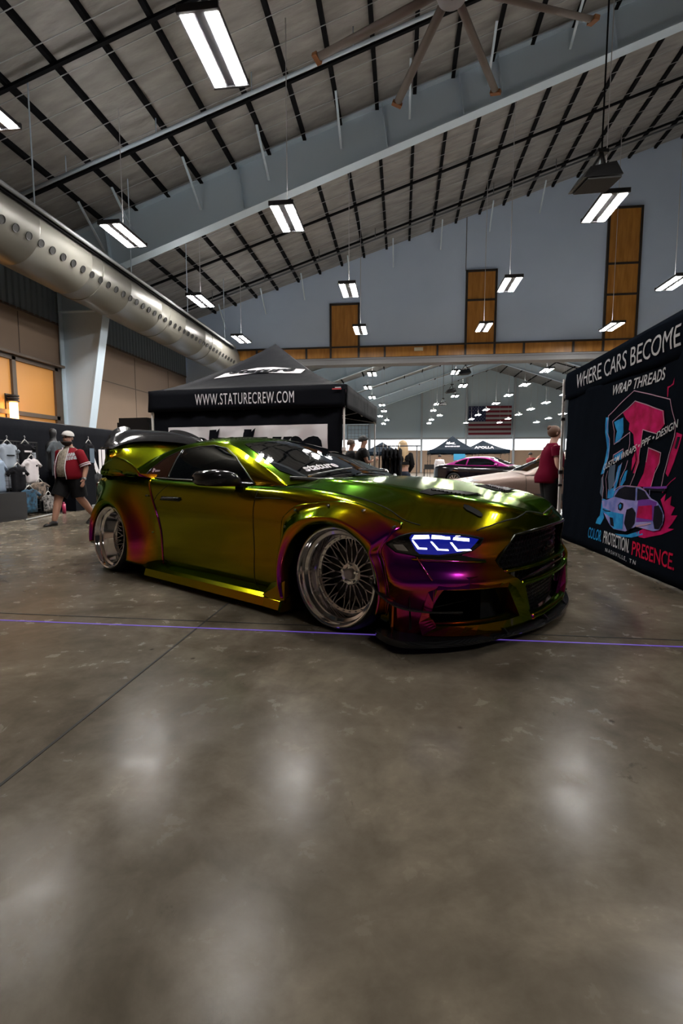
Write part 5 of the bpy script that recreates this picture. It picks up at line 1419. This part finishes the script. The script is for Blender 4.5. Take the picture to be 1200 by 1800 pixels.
tag(put('folding_table', m, BLACKP, loc=(1.35, 30.2, 0)), 'dark loaded folding table beside the person in white in the far hall', 'table')
# ================================================================== PEOPLE (each faces local +x)
SKIN = mat('skin_warm', (.42, .22, .15), .55); SKIN2 = mat('skin_light', (.55, .32, .25), .55)
def skin_body(par, h, J, radii, edges, m):
    names = list(J); me = bpy.data.meshes.new('body'); me.from_pydata([tuple(V(J[n])*h) for n in names], [(names.index(a), names.index(b)) for a, b in edges], [])
    me.materials.append(m)
    o = bpy.data.objects.new('body', me); COL.objects.link(o); o.parent = par
    md = o.modifiers.new('skin', 'SKIN'); md.use_smooth_shade = True; md.branch_smoothing = .6
    sv = me.skin_vertices[0].data
    for i, n in enumerate(names):
        r = radii[n]*h if not isinstance(radii[n], tuple) else None
        sv[i].radius = (r, r) if r is not None else (radii[n][0]*h, radii[n][1]*h); sv[i].use_root = (n == 'pelvis')
    sb = o.modifiers.new('sub', 'SUBSURF'); sb.levels = 2; sb.render_levels = 2
    return o
def figure(name_label, loc, rz, h, m, bulk=1.0, pose=None, head=None, hands=True, group=None, lean=0):
    par = root('person', name_label, 'person', loc, rz, group)
    b = bulk
    J = {'pelvis': (0, 0, .53), 'belly': (.006*b, 0, .61), 'chest': (0, 0, .72), 'nbase': (0, 0, .815), 'neck': (.004, 0, .850), 'jaw': (.018, 0, .882), 'head': (.012, 0, .925), 'crown': (.004, 0, .965), 'nose': (.066, 0, .908)}
    Rr = {'pelvis': .078*b, 'belly': .078*b, 'chest': .082*b, 'nbase': .045, 'neck': .034*(1+.3*(b-1)), 'jaw': (.040, .044), 'head': (.050, .056), 'crown': .036, 'nose': .009}
    E_ = [('pelvis', 'belly'), ('belly', 'chest'), ('chest', 'nbase'), ('nbase', 'neck'), ('neck', 'jaw'), ('jaw', 'head'), ('head', 'crown'), ('head', 'nose')]
    P = {'kneeL': (.01, .055, .285), 'ankL': (-.01, .055, .048), 'kneeR': (.01, -.055, .285), 'ankR': (-.01, -.055, .048),
         'elL': (-.01, .145*b**.5, .62), 'wrL': (.02, .15*b**.5, .475), 'elR': (-.01, -.145*b**.5, .62), 'wrR': (.02, -.15*b**.5, .475)}
    P.update(pose or {})
    for s, L in ((1, 'L'), (-1, 'R')):
        J['hip'+L] = (0, s*.050*b**.5, .495); Rr['hip'+L] = .060*b; E_.append(('pelvis', 'hip'+L))
        J['knee'+L] = P['knee'+L]; Rr['knee'+L] = .036*b**.7; J['ank'+L] = P['ank'+L]; Rr['ank'+L] = .023*b**.5
        a = V(P['ank'+L]); J['calf'+L] = tuple(V(P['knee'+L]).lerp(a, .35)+V((-.008, 0, 0))); Rr['calf'+L] = .034*b**.7
        J['heel'+L] = tuple(a+V((.0, 0, -.028))); Rr['heel'+L] = .020; J['toe'+L] = tuple(a+V((.085, s*.01, -.030+P.get('toe'+L, 0)))); Rr['toe'+L] = (.020, .014)
        E_ += [('hip'+L, 'knee'+L), ('knee'+L, 'calf'+L), ('calf'+L, 'ank'+L), ('ank'+L, 'heel'+L), ('heel'+L, 'toe'+L)]
        J['sh'+L] = (0, s*.100*b**.5, .790); Rr['sh'+L] = .034*b**.6; J['el'+L] = P['el'+L]; Rr['el'+L] = .025*b**.6; J['wr'+L] = P['wr'+L]; Rr['wr'+L] = .0165*b**.4
        E_ += [('chest', 'sh'+L), ('sh'+L, 'el'+L), ('el'+L, 'wr'+L)]
        w_ = V(P['wr'+L]); d = (w_-V(P['el'+L])).normalized(); sd = d.cross(V((0, 1, 0))); sd = sd.normalized() if sd.length > .1 else V((1, 0, 0))
        if sd.x < 0: sd = -sd
        pm = w_+d*.035; J['palm'+L] = tuple(pm); Rr['palm'+L] = (.017, .012); E_.append(('wr'+L, 'palm'+L))
        inn = V((0, -s*1, 0))
        if hands:
            for k, (off, ln) in enumerate(((-.016, .040), (-.0055, .047), (.0055, .050), (.016, .046))):
                k1 = pm+d*.018+sd*off; k2 = pm+d*(.018+ln*.55)+sd*off+inn*.004; k3 = pm+d*(.018+ln*.9)+sd*off+inn*.014
                for q, (nn, pt_) in enumerate((('a', k1), ('b', k2), ('c', k3))): J['f%s%d%s' % (L, k, nn)] = tuple(pt_); Rr['f%s%d%s' % (L, k, nn)] = .0058 if q < 2 else .0046
                E_ += [('palm'+L, 'f%s%da' % (L, k)), ('f%s%da' % (L, k), 'f%s%db' % (L, k)), ('f%s%db' % (L, k), 'f%s%dc' % (L, k))]
            t1 = w_+d*.022+sd*.020; t2 = w_+d*.050+sd*.032+inn*.008
            J['t1'+L] = tuple(t1); J['t2'+L] = tuple(t2); Rr['t1'+L] = .0075; Rr['t2'+L] = .0055; E_ += [('palm'+L, 't1'+L), ('t1'+L, 't2'+L)]
    J = {k: (v[0]+lean*max(0, v[2]-.5), v[1], v[2]) for k, v in J.items()}
    skin_body(par, h, J, Rr, E_, m)
    # eyes
    for s in (-1, 1):
        q = MB(); c = V(J['head'])+V((.0475, s*.019, .004)); q.sphere(c*h, .006*h, 8, 6); put('eye', q, mat('eye_dark', (.02, .015, .012), .2), par, smooth=True)
        q = MB(); c = V(J['head'])+V((-.004, s*.054, -.008)); q.sphere(c*h, (.010*h, .006*h, .017*h), 8, 6); put('ear', q, m, par, smooth=True)
    q = MB(); c = V(J['head'])+V((.046, 0, -.038)); q.sphere(c*h, (.006*h, .014*h, .0035*h), 8, 6); put('mouth', q, mat('lips', (.30, .09, .08), .5), par, smooth=True)
    return par, {k: V(v)*h for k, v in J.items()}
def torso(par, name, rings, m, a0=0, a1=2*PI, h=1.0, fold=.006, n=36):
    """rings (z, cx, rx, ry) as fractions of the height"""
    rows = []; full = a1-a0 > 6.2
    for i, (z, cx, rx, ry) in enumerate(rings):
        rows.append([V(((cx+rx*math.cos(t))*h+fold*math.sin(5*t+z*9)*math.cos(t), (ry*math.sin(t))*h+fold*math.sin(6*t+z*22)*math.sin(t), z*h)) for t in [a0+(a1-a0)*k/n for k in range(n if full else n+1)]])
    q = MB()
    rr = [catmull([rows[i][k] for i in range(len(rows))], 3) for k in range(len(rows[0]))]; rows = [[rr[k][i] for k in range(len(rr))] for i in range(len(rr[0]))]
    if full: q.rings(rows, False)
    else: q.grid(rows)
    o = put(name, q, m, par, smooth=True); o.modifiers.new('s', 'SOLIDIFY').thickness = .006*h; return o, rows
def sleeve(q, a, b, r0, r1, f=1.0, n=16):
    a, b = V(a), V(b); P = [a.lerp(b, f*t) for t in (-.12, 0, .3, .6, .9, 1.0)]; R_ = [r0*.55, r0, r0+(r1-r0)*.3, r0+(r1-r0)*.6, r0+(r1-r0)*.9, r1]
    q.tube(P, R_, n, False)
def sleeves(par, J, m, r0, r1, f, nm='sleeve', a='sh', b='el', dz=0):
    out = []
    for L in 'LR':
        q = MB(); sleeve(q, J[a+L]+V((0, 0, dz)), J[b+L], r0, r1, f); out.append(put(nm, q, m, par, smooth=True))
    return out
def legs(par, name, J, m, r0, r1, r2, length=1.0, h=1.6, top=.56, ry=.09, rx=.075):
    q = MB()
    for L in 'LR':
        hp, kn, an = J['hip'+L], J['knee'+L], J['ank'+L]
        if length <= 1: q.tube([hp+V((0, 0, .03*h)), hp, hp.lerp(kn, .5*length), hp.lerp(kn, length)], [r0*h*.8, r0*h, (r0*.6+r1*.4)*h, r1*h], 16, False)
        else: q.tube([hp+V((0, 0, .03*h)), hp, hp.lerp(kn, .5), kn, kn.lerp(an, .5), kn.lerp(an, length-1)], [r0*h*.8, r0*h, (r0*.6+r1*.4)*h, r1*h, (r1+r2)/2*h, r2*h], 16, False)
    q.rings([[V((rx*k*math.cos(t)*h+J['pelvis'].x, ry*k*math.sin(t)*h, z*h)) for t in [2*PI*i/24 for i in range(24)]] for z, k in ((.47, .75), (.49, .95), (.52, 1.0), (top, .95))], False)
    return put(name, q, m, par, smooth=True)
def shoes(par, J, h, m):
    for L in 'LR':
        a = J['ank'+L]; t = J['toe'+L]; q = MB(); d = V((t.x-a.x, t.y-a.y, 0)).normalized(); s = d.cross(V((0, 0, 1))); rings = []
        zt = t.z-a.z+.030*h
        for u, wd, hg in ((-.030, .016, .03), (-.024, .026, .055), (.0, .027, .062), (.035, .027, .045), (.07, .031, .032), (.10, .027, .024), (.118, .014, .014)):
            c = V((a.x, a.y, a.z-.046*h)) + d*u*h + V((0, 0, zt*max(0, u)/.1)); rings.append([c+s*(wd*h*math.cos(k))+V((0, 0, hg*h*.5+hg*h*.5*math.sin(k))) for k in [2*PI*i/12 for i in range(12)]])
        q.rings(rings); put('shoe', q, m, par, smooth=True)
def hair(par, J, h, m, kind='short', name='hair'):
    c = J['head']; q = MB()
    if kind == 'short':
        rings = []
        for i in range(9):
            ph = PI*.62*i/8; rings.append([c+V((-.008*h, 0, .006*h))+V((.062*h*math.sin(ph)*math.cos(t)*(1 if math.cos(t) < 0 or ph < 1.0 else .86), .062*h*math.sin(ph)*math.sin(t), .062*h*math.cos(ph)+(.018*h*max(0, math.cos(t)) if ph > 1.0 else 0))) for t in [2*PI*k/20 for k in range(20)]])
        q.rings(rings, False)
    elif kind == 'bun':
        q.sphere(c+V((-.014*h, 0, .010*h)), (.058*h, .062*h, .058*h), 16, 10); q.sphere(c+V((-.052*h, 0, .042*h)), .026*h, 12, 8)
    elif kind == 'long':
        q.sphere(c+V((-.010*h, 0, .010*h)), (.060*h, .064*h, .058*h), 16, 10)
        for i in range(26):
            a = -1.25+2.5*i/25; x = -.052*math.cos(a)*h; y = .060*math.sin(a)*h; L = (.25+.05*math.sin(i*2.3))*h*(1-.25*abs(math.sin(a)))
            q.tube([c+V((x*.7, y*.8, .035*h)), c+V((x*1.15, y*1.1, -.02*h)), c+V((x*1.4-.01*h, y*1.25, -.10*h)), c+V((x*1.35-.012*h+.004*h*math.sin(i), y*1.3, -.10*h-L*.5)), c+V((x*1.2-.012*h, y*1.15+.006*h*math.sin(i*1.7), -.06*h-L))], [.014*h, .013*h, .012*h, .010*h, .003*h], 6)
    return put(name, q, m, par, smooth=True)

BLKC = mat('black_cloth', (.007, .007, .008), .8, spec=.15); BLKS = mat('black_shoe', (.008, .008, .009), .5)
# ---- man in the red baseball jersey, walking towards the camera
h = 1.56
par, J = figure('bearded man in red baseball jersey, white cap and black shorts walking past the shirts', (-5.50, 7.62, 0), math.radians(-97), h, SKIN, 1.35,
    {'kneeR': (.10, -.08, .290), 'ankR': (.165, -.085, .048), 'kneeL': (-.02, .085, .285), 'ankL': (-.17, .12, .085), 'toeL': -.035,
     'elL': (-.02, .185, .615), 'wrL': (.03, .195, .495), 'elR': (-.05, -.18, .63), 'wrR': (-.07, -.185, .50)})
CAMO = mat('camo_print', (.38, .33, .27), .8, noise=(30, (.20, .17, .13)))
torso(par, 'undershirt', [(.515, .01, .118, .118), (.60, .018, .125, .120), (.70, .008, .112, .118), (.77, 0, .092, .11), (.815, 0, .050, .055), (.835, 0, .042, .045)], CAMO, h=h)
JR = mat('jersey_red', (.17, .004, .011), .8, spec=.15)
o, rows = torso(par, 'jersey', [(.490, .01, .140, .140), (.60, .018, .142, .138), (.70, .008, .126, .130), (.76, 0, .104, .118), (.795, -.004, .076, .090), (.822, -.006, .050, .058)], JR, math.radians(30), math.radians(335), h=h)
sls = sleeves(par, J, JR, .050*h, .052*h, .95, dz=-.012*h)
for L, sl in zip('LR', sls):
    q = MB(); a, b = J['sh'+L], J['el'+L]
    for f, wd in ((.90, .006), (.80, .004)): p = a.lerp(b, f); d = (b-a).normalized(); q.tube([p-d*wd*h, p+d*wd*h], .0585*h if f < .85 else .0575*h, 16, False)
    put('sleeve_stripe', q, TW, sl, smooth=True)
q = MB()
for k in (0, len(rows[0])-1): q.tube([r[k]+V((.006, 0, 0)) for r in rows], .007, 6)
put('jersey_piping', q, TW, o, smooth=True)
q = MB()     # script lettering, unreadable at this size
jb = bmesh.new(); jb.from_mesh(o.data); JB = BVHTree.FromBMesh(jb)
for r0, z0 in ((0, .735), (1, .695)):
    for k in range(6):
        y = (.055+.014*k)*h; z = (z0+.004*k)*h
        for dz in (-.012, .0, .012):
            c = conform([(y, z+dz*h), (y+.011*h, z+dz*h), (y+.011*h, z+(dz+.009)*h), (y-.002, z+(dz+.009)*h)], lambda u, v: V((1, u, v)), (-1, 0, 0), JB, .006, .05); q.add(c.v, c.f)
put('jersey_print', q, mat('print_silver', (.45, .43, .45), .7), o)
legs(par, 'shorts', J, BLKC, .088, .080, .05, .95, h, .56, .115, .105)
shoes(par, J, h, BLKS)
q = MB(); rings = []; c = J['head']
for i in range(8):
    ph = PI*.52*i/7; rings.append([c+V((-.004*h, 0, .022*h))+V((.062*h*math.sin(ph)*math.cos(t), .058*h*math.sin(ph)*math.sin(t), .056*h*math.cos(ph)**.8 if ph < PI/2 else -.004)) for t in [2*PI*k/24 for k in range(24)]])
q.rings(rings, False); cp = put('cap', q, mat('cap_white', (.55, .53, .52), .8), par, smooth=True)
q = MB(); q.rings([[c+V((.04*h+x*h, y*h, .018*h-.008*h*abs(y/.05)+z)) for z in (-.003, .003)][0:2]+[c+V((.04*h+x*h, y*h, .0)) for z in ()] for x, y in ()] or [[V((0, 0, 0))]*3]*2) if False else None
vs = []; 
for k in range(13):
    t = -1.25+2.5*k/12; vs.append(c+V((.036*h+.050*h*math.cos(t), .048*h*math.sin(t), .030*h-.006*h*abs(math.sin(t)))))
q.prism(vs, (0, 0, .004)); put('cap_brim', q, mat('cap_brim_dark', (.05, .05, .05), .7), cp, smooth=False)
q = MB(); rings = []
for i in range(7):
    ph = PI*(.60+.34*i/6); rings.append([c+V((.010*h, 0, -.020*h))+V((.056*h*math.sin(ph)*math.cos(t), .053*h*math.sin(ph)*math.sin(t), .056*h*math.cos(ph)*1.0)) for t in [-1.7+3.4*k/16 for k in range(17)]])
q.grid(rings); put('beard', q, mat('beard_dark', (.015, .010, .008), .8), par, smooth=True).modifiers.new('s', 'SOLIDIFY').thickness = .02
q = MB(); p = J['wrL']; d = (p-J['elL']).normalized(); q.tube([p-d*.012, p+d*.012], .034, 14, False); q.sphere(p+V((.02, .03, 0)), .016, 8, 6); put('wristwatch', q, GALV, par, smooth=True)

# ---- woman in maroon by the booth pole
h = 1.60
par, J = figure('woman in maroon top and black trousers, hair in a bun, by the booth pole', (2.23, 7.75, 0), math.radians(2), h, SKIN2, 1.22,
    {'elR': (.02, -.135, .62), 'wrR': (.10, -.10, .545), 'elL': (.03, .14, .62), 'wrL': (.12, .09, .55)}, lean=.06)
MAR = mat('maroon_knit', (.11, .002, .016), .9, spec=.1)
o, _ = torso(par, 'top', [(.455, -.012, .120, .126), (.52, -.010, .124, .130), (.60, .010, .108, .112), (.68, .020, .108, .108), (.75, .020, .092, .108), (.79, .015, .062, .092), (.828, .015, .042, .050)], MAR, h=h)
sleeves(par, J, MAR, .050*h, .047*h, .5)
legs(par, 'trousers', J, BLKC, .076, .058, .040, 1.92, h, .54, .105, .095); shoes(par, J, h, BLKS)
hair(par, J, h, mat('hair_auburn', (.10, .045, .025), .6), 'bun')
q = MB()
for s in (-1, 1): q.tube([J['head']+V((.052*h+.012*math.cos(t)*0, s*.020*h+.012*h*math.cos(t), .004*h+.010*h*math.sin(t))) for t in [2*PI*k/12 for k in range(13)]], .0018, 5)
q.tube([J['head']+V((.05*h, .03*h, .006*h)), J['head']+V((0, .056*h, .004*h))], .002, 4); q.tube([J['head']+V((.05*h, -.03*h, .006*h)), J['head']+V((0, -.056*h, .004*h))], .002, 4); put('glasses', q, BLACKP, par)

# ---- person in black half hidden by the booth pole
h = 1.63
par, J = figure('person in black short-sleeved shirt mostly hidden behind the printed booth wall', (2.84, 7.72, 0), math.radians(178), h, SKIN, 1.25, {'elL': (0, .155, .62), 'wrL': (.01, .15, .48)})
torso(par, 'shirt', [(.50, .01, .110, .118), (.60, .015, .112, .115), (.70, .005, .100, .115), (.76, 0, .088, .115), (.80, 0, .060, .09), (.828, 0, .045, .05)], BLKC, h=h)
sleeves(par, J, BLKC, .052*h, .048*h, .75)
legs(par, 'trousers', J, mat('dark_navy_cloth', (.008, .010, .018), .8), .074, .056, .042, 1.92, h, .54, .10, .09); shoes(par, J, h, mat('grey_shoe', (.25, .25, .26), .6)); hair(par, J, h, mat('hair_brown', (.05, .03, .02), .7))

# ---- visitors to the right of the canopy
def visitor(label, x, y, rz, h, top_m, leg_m, skin=SKIN, hk='short', hm=None, bulk=1.05, pose=None, sl_f=.6, cap=None, crop=None):
    par, J = figure(label, (x, y, 0), math.radians(rz), h, skin, bulk, pose)
    z0 = .50 if crop is None else crop
    torso(par, 'shirt', [(z0, .004, .092*bulk, .100*bulk), ((z0+.74)/2, .006, .086*bulk, .096*bulk), (.70, .002, .086*bulk, .104*bulk), (.76, 0, .080*bulk, .112*bulk), (.80, 0, .056*bulk, .085*bulk), (.826, 0, .042, .045)], top_m, h=h)
    sleeves(par, J, top_m, .046*h*bulk**.5, .041*h*bulk**.5, sl_f)
    if sl_f >= .99: sleeves(par, J, top_m, .036*h, .027*h, .95, 'lower_sleeve', 'el', 'wr')
    legs(par, 'trousers', J, leg_m, .068*bulk, .050, .036, 1.92, h, .545, .092*bulk, .082*bulk); shoes(par, J, h, BLKS)
    if hk: hair(par, J, h, hm or mat('hair_dark', (.015, .01, .008), .7), hk)
    if cap:
        c = J['head']; q = MB(); q.rings([[c+V((-.004*h, 0, .014*h))+V((.066*h*math.sin(ph)*math.cos(t), .064*h*math.sin(ph)*math.sin(t), .058*h*math.cos(ph))) for t in [2*PI*k/20 for k in range(20)]] for ph in [PI*.52*i/7 for i in range(8)]], False)
        o = put('cap', q, cap, par, smooth=True); q = MB(); q.prism([c+V((.040*h+.05*h*math.cos(t), .048*h*math.sin(t), .016*h)) for t in [-1.25+2.5*k/10 for k in range(11)]], (0, 0, .004)); put('cap_brim', q, cap, o)
    return par, J
visitor('man with light brown hair and black shirt, left of the black-capped man', -1.16, 11.3, 15, 1.60, BLKC, BLKC, hm=MATS['hair_brown'])
p_, J = visitor('young man in black cap and black shirt beside the canopy', -.86, 10.98, 10, 1.66, BLKC, BLKC, cap=mat('cap_black', (.01, .01, .012), .7), bulk=1.12, pose={'elR': (.05, -.14, .63), 'wrR': (.13, -.10, .66), 'elL': (.04, .14, .63), 'wrL': (.12, .11, .54)})
q = MB(); q.box((.085*1.63, -.05*1.63, .70*1.63), (.01, .05, .09)); put('shirt_print', q, mat('print_teal', (.05, .22, .30), .6), p_)
visitor('long-haired blonde woman seen from behind in black cropped top and jeans', .03, 11.2, 95, 1.565, BLKC, mat('dark_denim', (.010, .020, .045), .8), SKIN2, 'long', mat('hair_blonde', (.58, .42, .24), .6), 1.0, {'elL': (.0, .14, .64), 'elR': (.02, -.14, .63), 'wrR': (.08, -.10, .54), 'wrL': (.02, .15, .50)}, 1.0, crop=.64)
visitor('person in a white hooded top bending by the folding table in the far hall', 2.25, 29.6, 100, 1.62, TW, BLKC, pose=None, sl_f=1.0, bulk=1.25)
visitor('person in a dark red shirt pointing to the right in the far hall', 6.6, 26.4, 20, 1.66, mat('dark_red_cloth', (.20, .015, .02), .8), BLKC, bulk=1.2, pose={'elR': (.12, -.12, .76), 'wrR': (.24, -.10, .86)})
# a big fluffy pale dog-like pile is not shown; only small floor goods near the blonde woman
m = MB(); m.bb((-.36, 10.6, .0), (-.06, 10.85, .62)); tag(put('display_box', m, mat('box_dark_red', (.10, .012, .02), .5)), 'low dark box under the clothes rail beside the blonde woman', 'box')
m = MB(); m.sphere((.33, 10.9, .62), (.10, .10, .09)); m.cyl((.33, 10.9, 0), (.33, 10.9, .55), .03, 8); m.cyl((.33, 10.9, 0), (.33, 10.9, .02), .15, 12)
tag(put('display_stand', m, mat('cream_round', (.6, .5, .4), .6), smooth=True), 'small cream round top of a display stand right of the blonde woman', 'stand')
# ================================================================== THE TWO OTHER CARS
def simple_car(name, label, loc, rz, body_m, roof_m, P, low_m=None, glass=GLASSBLK):
    """P: body stations (x, half width, shoulder z, deck z) front to back; cabin stations (x, rail y, rail z, centre z, belt y, belt z)"""
    r = root(name, label, 'car', loc, rz)
    C = []
    for x, hw, zs, zc in P['body']:
        rows = []
        for j, (fy, fz) in enumerate(((.90, 0), (.97, .06), (1.0, .30), (1.0, .55), (.99, .78), (.95, .93), (.86, 1.0))):
            rows.append(V((x, hw*fy, .17+(zs-.17)*fz)))
        for f in (.25, .6, 1.0): rows.append(V((x, hw*.86*(1-f), zs+(zc-zs)*math.sin(f*PI/2))))
        C.append(rows)
    G = net(C, 4, 3); q = MB(); q.grid(G); q.mirror()
    for e in (G[0], G[-1]):   # close the ends
        q.grid([[p, V((p.x, -p.y, p.z))] for p in e])
    me = q.mesh('body_shell', body_m, True, .001)
    b = put('body_shell', me, None, r)
    cut = MB()
    for ax in P['axles']:
        for s in (-1, 1):
            ring = [V((ax+P['arch']*math.cos(t), 0, .33+P['arch']*math.sin(t))) for t in [2*PI*k/32 for k in range(32)]]
            cut.rings([[p+V((0, s*.5, 0)) for p in ring], [p+V((0, s*1.3, 0)) for p in ring]])
    md = b.modifiers.new('s', 'SOLIDIFY'); md.thickness = .015; md.offset = -1
    b.parent = None; dg = bpy.context.evaluated_depsgraph_get(); dg.update(); n_ = bpy.data.meshes.new_from_object(b.evaluated_get(dg)); b.modifiers.clear(); b.data = n_
    boolean(b, cut); b.parent = r; smooth_auto(b.data, .7)
    top, sd = [], []
    for x, ry, rz_, cz, by, bz, bx in P['cabin']:
        R_ = V((x, ry, rz_)); Cc = V((x+P.get('bow', .1)*(1 if x > P['mid'] else -1), 0, cz)); Bt = V((bx, by, bz))
        top.append([R_]+[V((R_.x+(Cc.x-R_.x)*f, ry*(1-f), R_.z+(Cc.z-R_.z)*math.sin(f*PI/2))) for f in (.15, .5, 1.0)])
        sd.append([Bt, Bt.lerp(R_, .5)+V((0, .015, 0)), R_])
    q = MB(); q.grid(net(top, 5, 4)); q.grid(net(sd, 5, 4)); q.mirror(); cme = q.mesh('cabin', roof_m, True, .001)
    put('roof_and_pillars', cme, None, r); bmc = bmesh.new(); bmc.from_mesh(cme); bv = BVHTree.FromBMesh(bmc)
    sbm = bmesh.new(); sbm.from_mesh(me); sv = BVHTree.FromBMesh(sbm)
    for poly in P['side_glass']:
        for s in (-1, 1): put('side_window', conform(poly, lambda u, v: V((u, s*2, v)), (0, -s, 0), bv, .005, .08), glass, r, smooth=True)
    put('windshield', conform(P['screen'], lambda u, v: V((v, u, 3)), (0, 0, -1), bv, .005, .08), glass, r, smooth=True)
    put('rear_window', conform(P['rear'], lambda u, v: V((v, u, 3)), (0, 0, -1), bv, .005, .08), glass, r, smooth=True)
    for x in P['door']:
        for s in (-1, 1):
            pts = seam([(x, s*2, .22), (x, s*2, P['belt']-.02)], (0, -s, 0), sv, 0, .001)
            q = MB(); q.tube(pts, .004, 5); put('door_gap', q, SEAMM, b)
    for s in (-1, 1):
        mx, my, mz = P['mirror']; q = MB(); q.sphere((mx, s*my, mz), (.06, .10, .06), 12, 8); q.bar((mx, s*(my-.2), mz-.05), (mx, s*my, mz-.02), .05, .03); put('side_mirror', q, P.get('mirror_m', roof_m), r, smooth=True)
        for x0 in P['handles']:
            pts = seam([(x0, s*2, P['belt']-.10), (x0-.16, s*2, P['belt']-.10)], (0, -s, 0), sv, 0, .015); q = MB(); q.tube(pts, .010, 6); put('door_handle', q, BLACKP, r)
    if low_m:
        for s in (-1, 1): put('lower_moulding', conform([(P['axles'][0]-.42, .34), (P['axles'][1]+.42, .34), (P['axles'][1]+.42, .46), (P['axles'][0]-.42, .46)], lambda u, v: V((u, s*2, v)), (0, -s, 0), sv, .01, .15), low_m, r, smooth=True)
    for s in (-1, 1):
        hx = P['body'][0][0]; q = conform([(s*.42, .60), (s*.70, .60), (s*.70, .70), (s*.42, .72)], lambda u, v: V((hx+1, u, v)), (-1, 0, 0), sv, .006, .06)
        if q.v: put('headlight', q, mat('lamp_clear', (.5, .5, .52), .1), r, smooth=True)
        tx = P['body'][-1][0]; q = conform([(s*.35, .68), (s*.72, .68), (s*.72, .80), (s*.35, .80)], lambda u, v: V((tx-1, u, v)), (1, 0, 0), sv, .006, .06)
        if q.v: put('tail_light', q, MATS['tail_red'], r, smooth=True)
    q = MB(); q.bb((P['axles'][1]-.3, -.55, .16), (P['axles'][0]+.3, .55, .6)); put('underbody', q, DARKIN, b)
    for ax in P['axles']:
        for s in (-1, 1):
            w_ = bpy.data.objects.new('wheel', None); COL.objects.link(w_); w_.parent = r; w_.location = (ax, s*P['track'], .33); w_.rotation_euler = (-s*PI/2, 0, 0)
            q = MB(); q.lathe([(.21, -.22), (.31, -.22), (.33, -.19), (.33, -.03), (.31, 0), (.24, 0), (.235, -.02)], 32); put('tyre', q, RUBBER, w_, smooth=True)
            q = MB(); q.lathe([(.24, -.005), (.235, -.03), (.22, -.08), (.2, -.09)], 32)
            for k in range(10): a = 2*PI*k/10; q.bar((.04*math.cos(a), .04*math.sin(a), -.03), (.235*math.cos(a), .235*math.sin(a), -.02), .035, .02, (0, 0, 1))
            q.cyl((0, 0, -.05), (0, 0, -.01), .06, 16); put('rim', q, BRUSHED, w_)
            q = MB(); q.cyl((0, 0, -.10), (0, 0, -.12), .21, 24); put('brake_disc', q, DARKIN, w_)
    return r
MAG = mat('magenta_gloss', (.42, .016, .25), .3, .2, coat=.25); BLKG = mat('gloss_black_paint', (.006, .004, .007), .12, coat=1)
coupe = dict(body=[(2.38, .62, .62, .66), (2.30, .80, .70, .76), (2.0, .90, .80, .88), (1.4, .95, .88, .96), (.8, .95, .92, .99), (0, .94, .94, .99), (-.8, .95, .95, .99), (-1.4, .97, 1.0, 1.02), (-1.9, .95, 1.0, 1.03), (-2.25, .88, .97, 1.03), (-2.40, .75, .85, .92)],
    cabin=[(.88, .74, .94, .99, .80, .93, .88), (.45, .68, 1.12, 1.16, .84, .94, .5), (.0, .61, 1.28, 1.33, .86, .95, .0), (-.5, .58, 1.33, 1.375, .86, .96, -.5), (-1.0, .60, 1.29, 1.34, .87, .97, -1.0), (-1.5, .66, 1.13, 1.18, .86, 1.0, -1.5), (-1.95, .70, 1.0, 1.03, .80, 1.0, -1.95)],
    mid=-.5, bow=.12, belt=.93, axles=(1.5, -1.4), arch=.39, track=.94,
    side_glass=[[(.52, .975), (.15, 1.19), (-.1, 1.26), (-.45, 1.29), (-.80, 1.27), (-.84, .985)], [(-.90, .99), (-.88, 1.26), (-1.12, 1.20), (-1.38, 1.09), (-1.42, 1.03)]],
    screen=[(-.62, .80), (-.50, .05), (.50, .05), (.62, .80), (0, .95)], rear=[(-.5, -1.08), (.5, -1.08), (.56, -1.75), (-.56, -1.75)], door=(.75, -.75), mirror=(.42, .98, 1.0), handles=(-.5,))
cam_r = simple_car('magenta_coupe', 'black and magenta muscle coupe parked across the opening to the far hall', (3.95, 22.2, 0), math.radians(-26), BLKG, MAG, coupe)
TANP = mat('tan_metallic', (.17, .115, .095), .42, .3)
sedan = dict(body=[(2.42, .60, .52, .55), (2.34, .74, .57, .62), (2.0, .81, .64, .70), (1.3, .84, .74, .81), (.85, .85, .80, .86), (0, .86, .82, .86), (-.8, .86, .83, .88), (-1.4, .85, .84, .90), (-1.9, .80, .82, .88), (-2.2, .65, .72, .76)],
    cabin=[(.80, .70, .82, .86, .76, .81, .80), (.38, .64, 1.0, 1.05, .80, .82, .40), (-.02, .58, 1.17, 1.21, .81, .825, .0), (-.35, .56, 1.24, 1.28, .81, .83, -.35), (-.85, .57, 1.20, 1.25, .81, .835, -.85), (-1.25, .62, 1.02, 1.07, .80, .84, -1.25), (-1.6, .66, .86, .90, .76, .85, -1.6)],
    mid=-.3, bow=.10, belt=.81, axles=(1.72, -1.20), arch=.33, track=.84,
    side_glass=[[(.52, .86), (.20, 1.02), (-.02, 1.12), (-.28, 1.18), (-.30, .86)], [(-.38, .86), (-.36, 1.18), (-.80, 1.13), (-1.12, .98), (-1.15, .88)]],
    screen=[(-.60, .72), (-.48, .02), (.48, .02), (.60, .72), (0, .84)], rear=[(-.48, -.95), (.48, -.95), (.55, -1.42), (-.55, -1.42)], door=(.80, -.33), mirror=(.40, .93, .88), handles=(-.12, -1.0), mirror_m=BLACKP)
simple_car('tan_sedan', 'tan metallic four-door car behind the woman in maroon and the printed booth', (3.08, 10.4, 0), math.radians(183), TANP, TANP, sedan, low_m=mat('grey_moulding', (.03, .03, .035), .5))
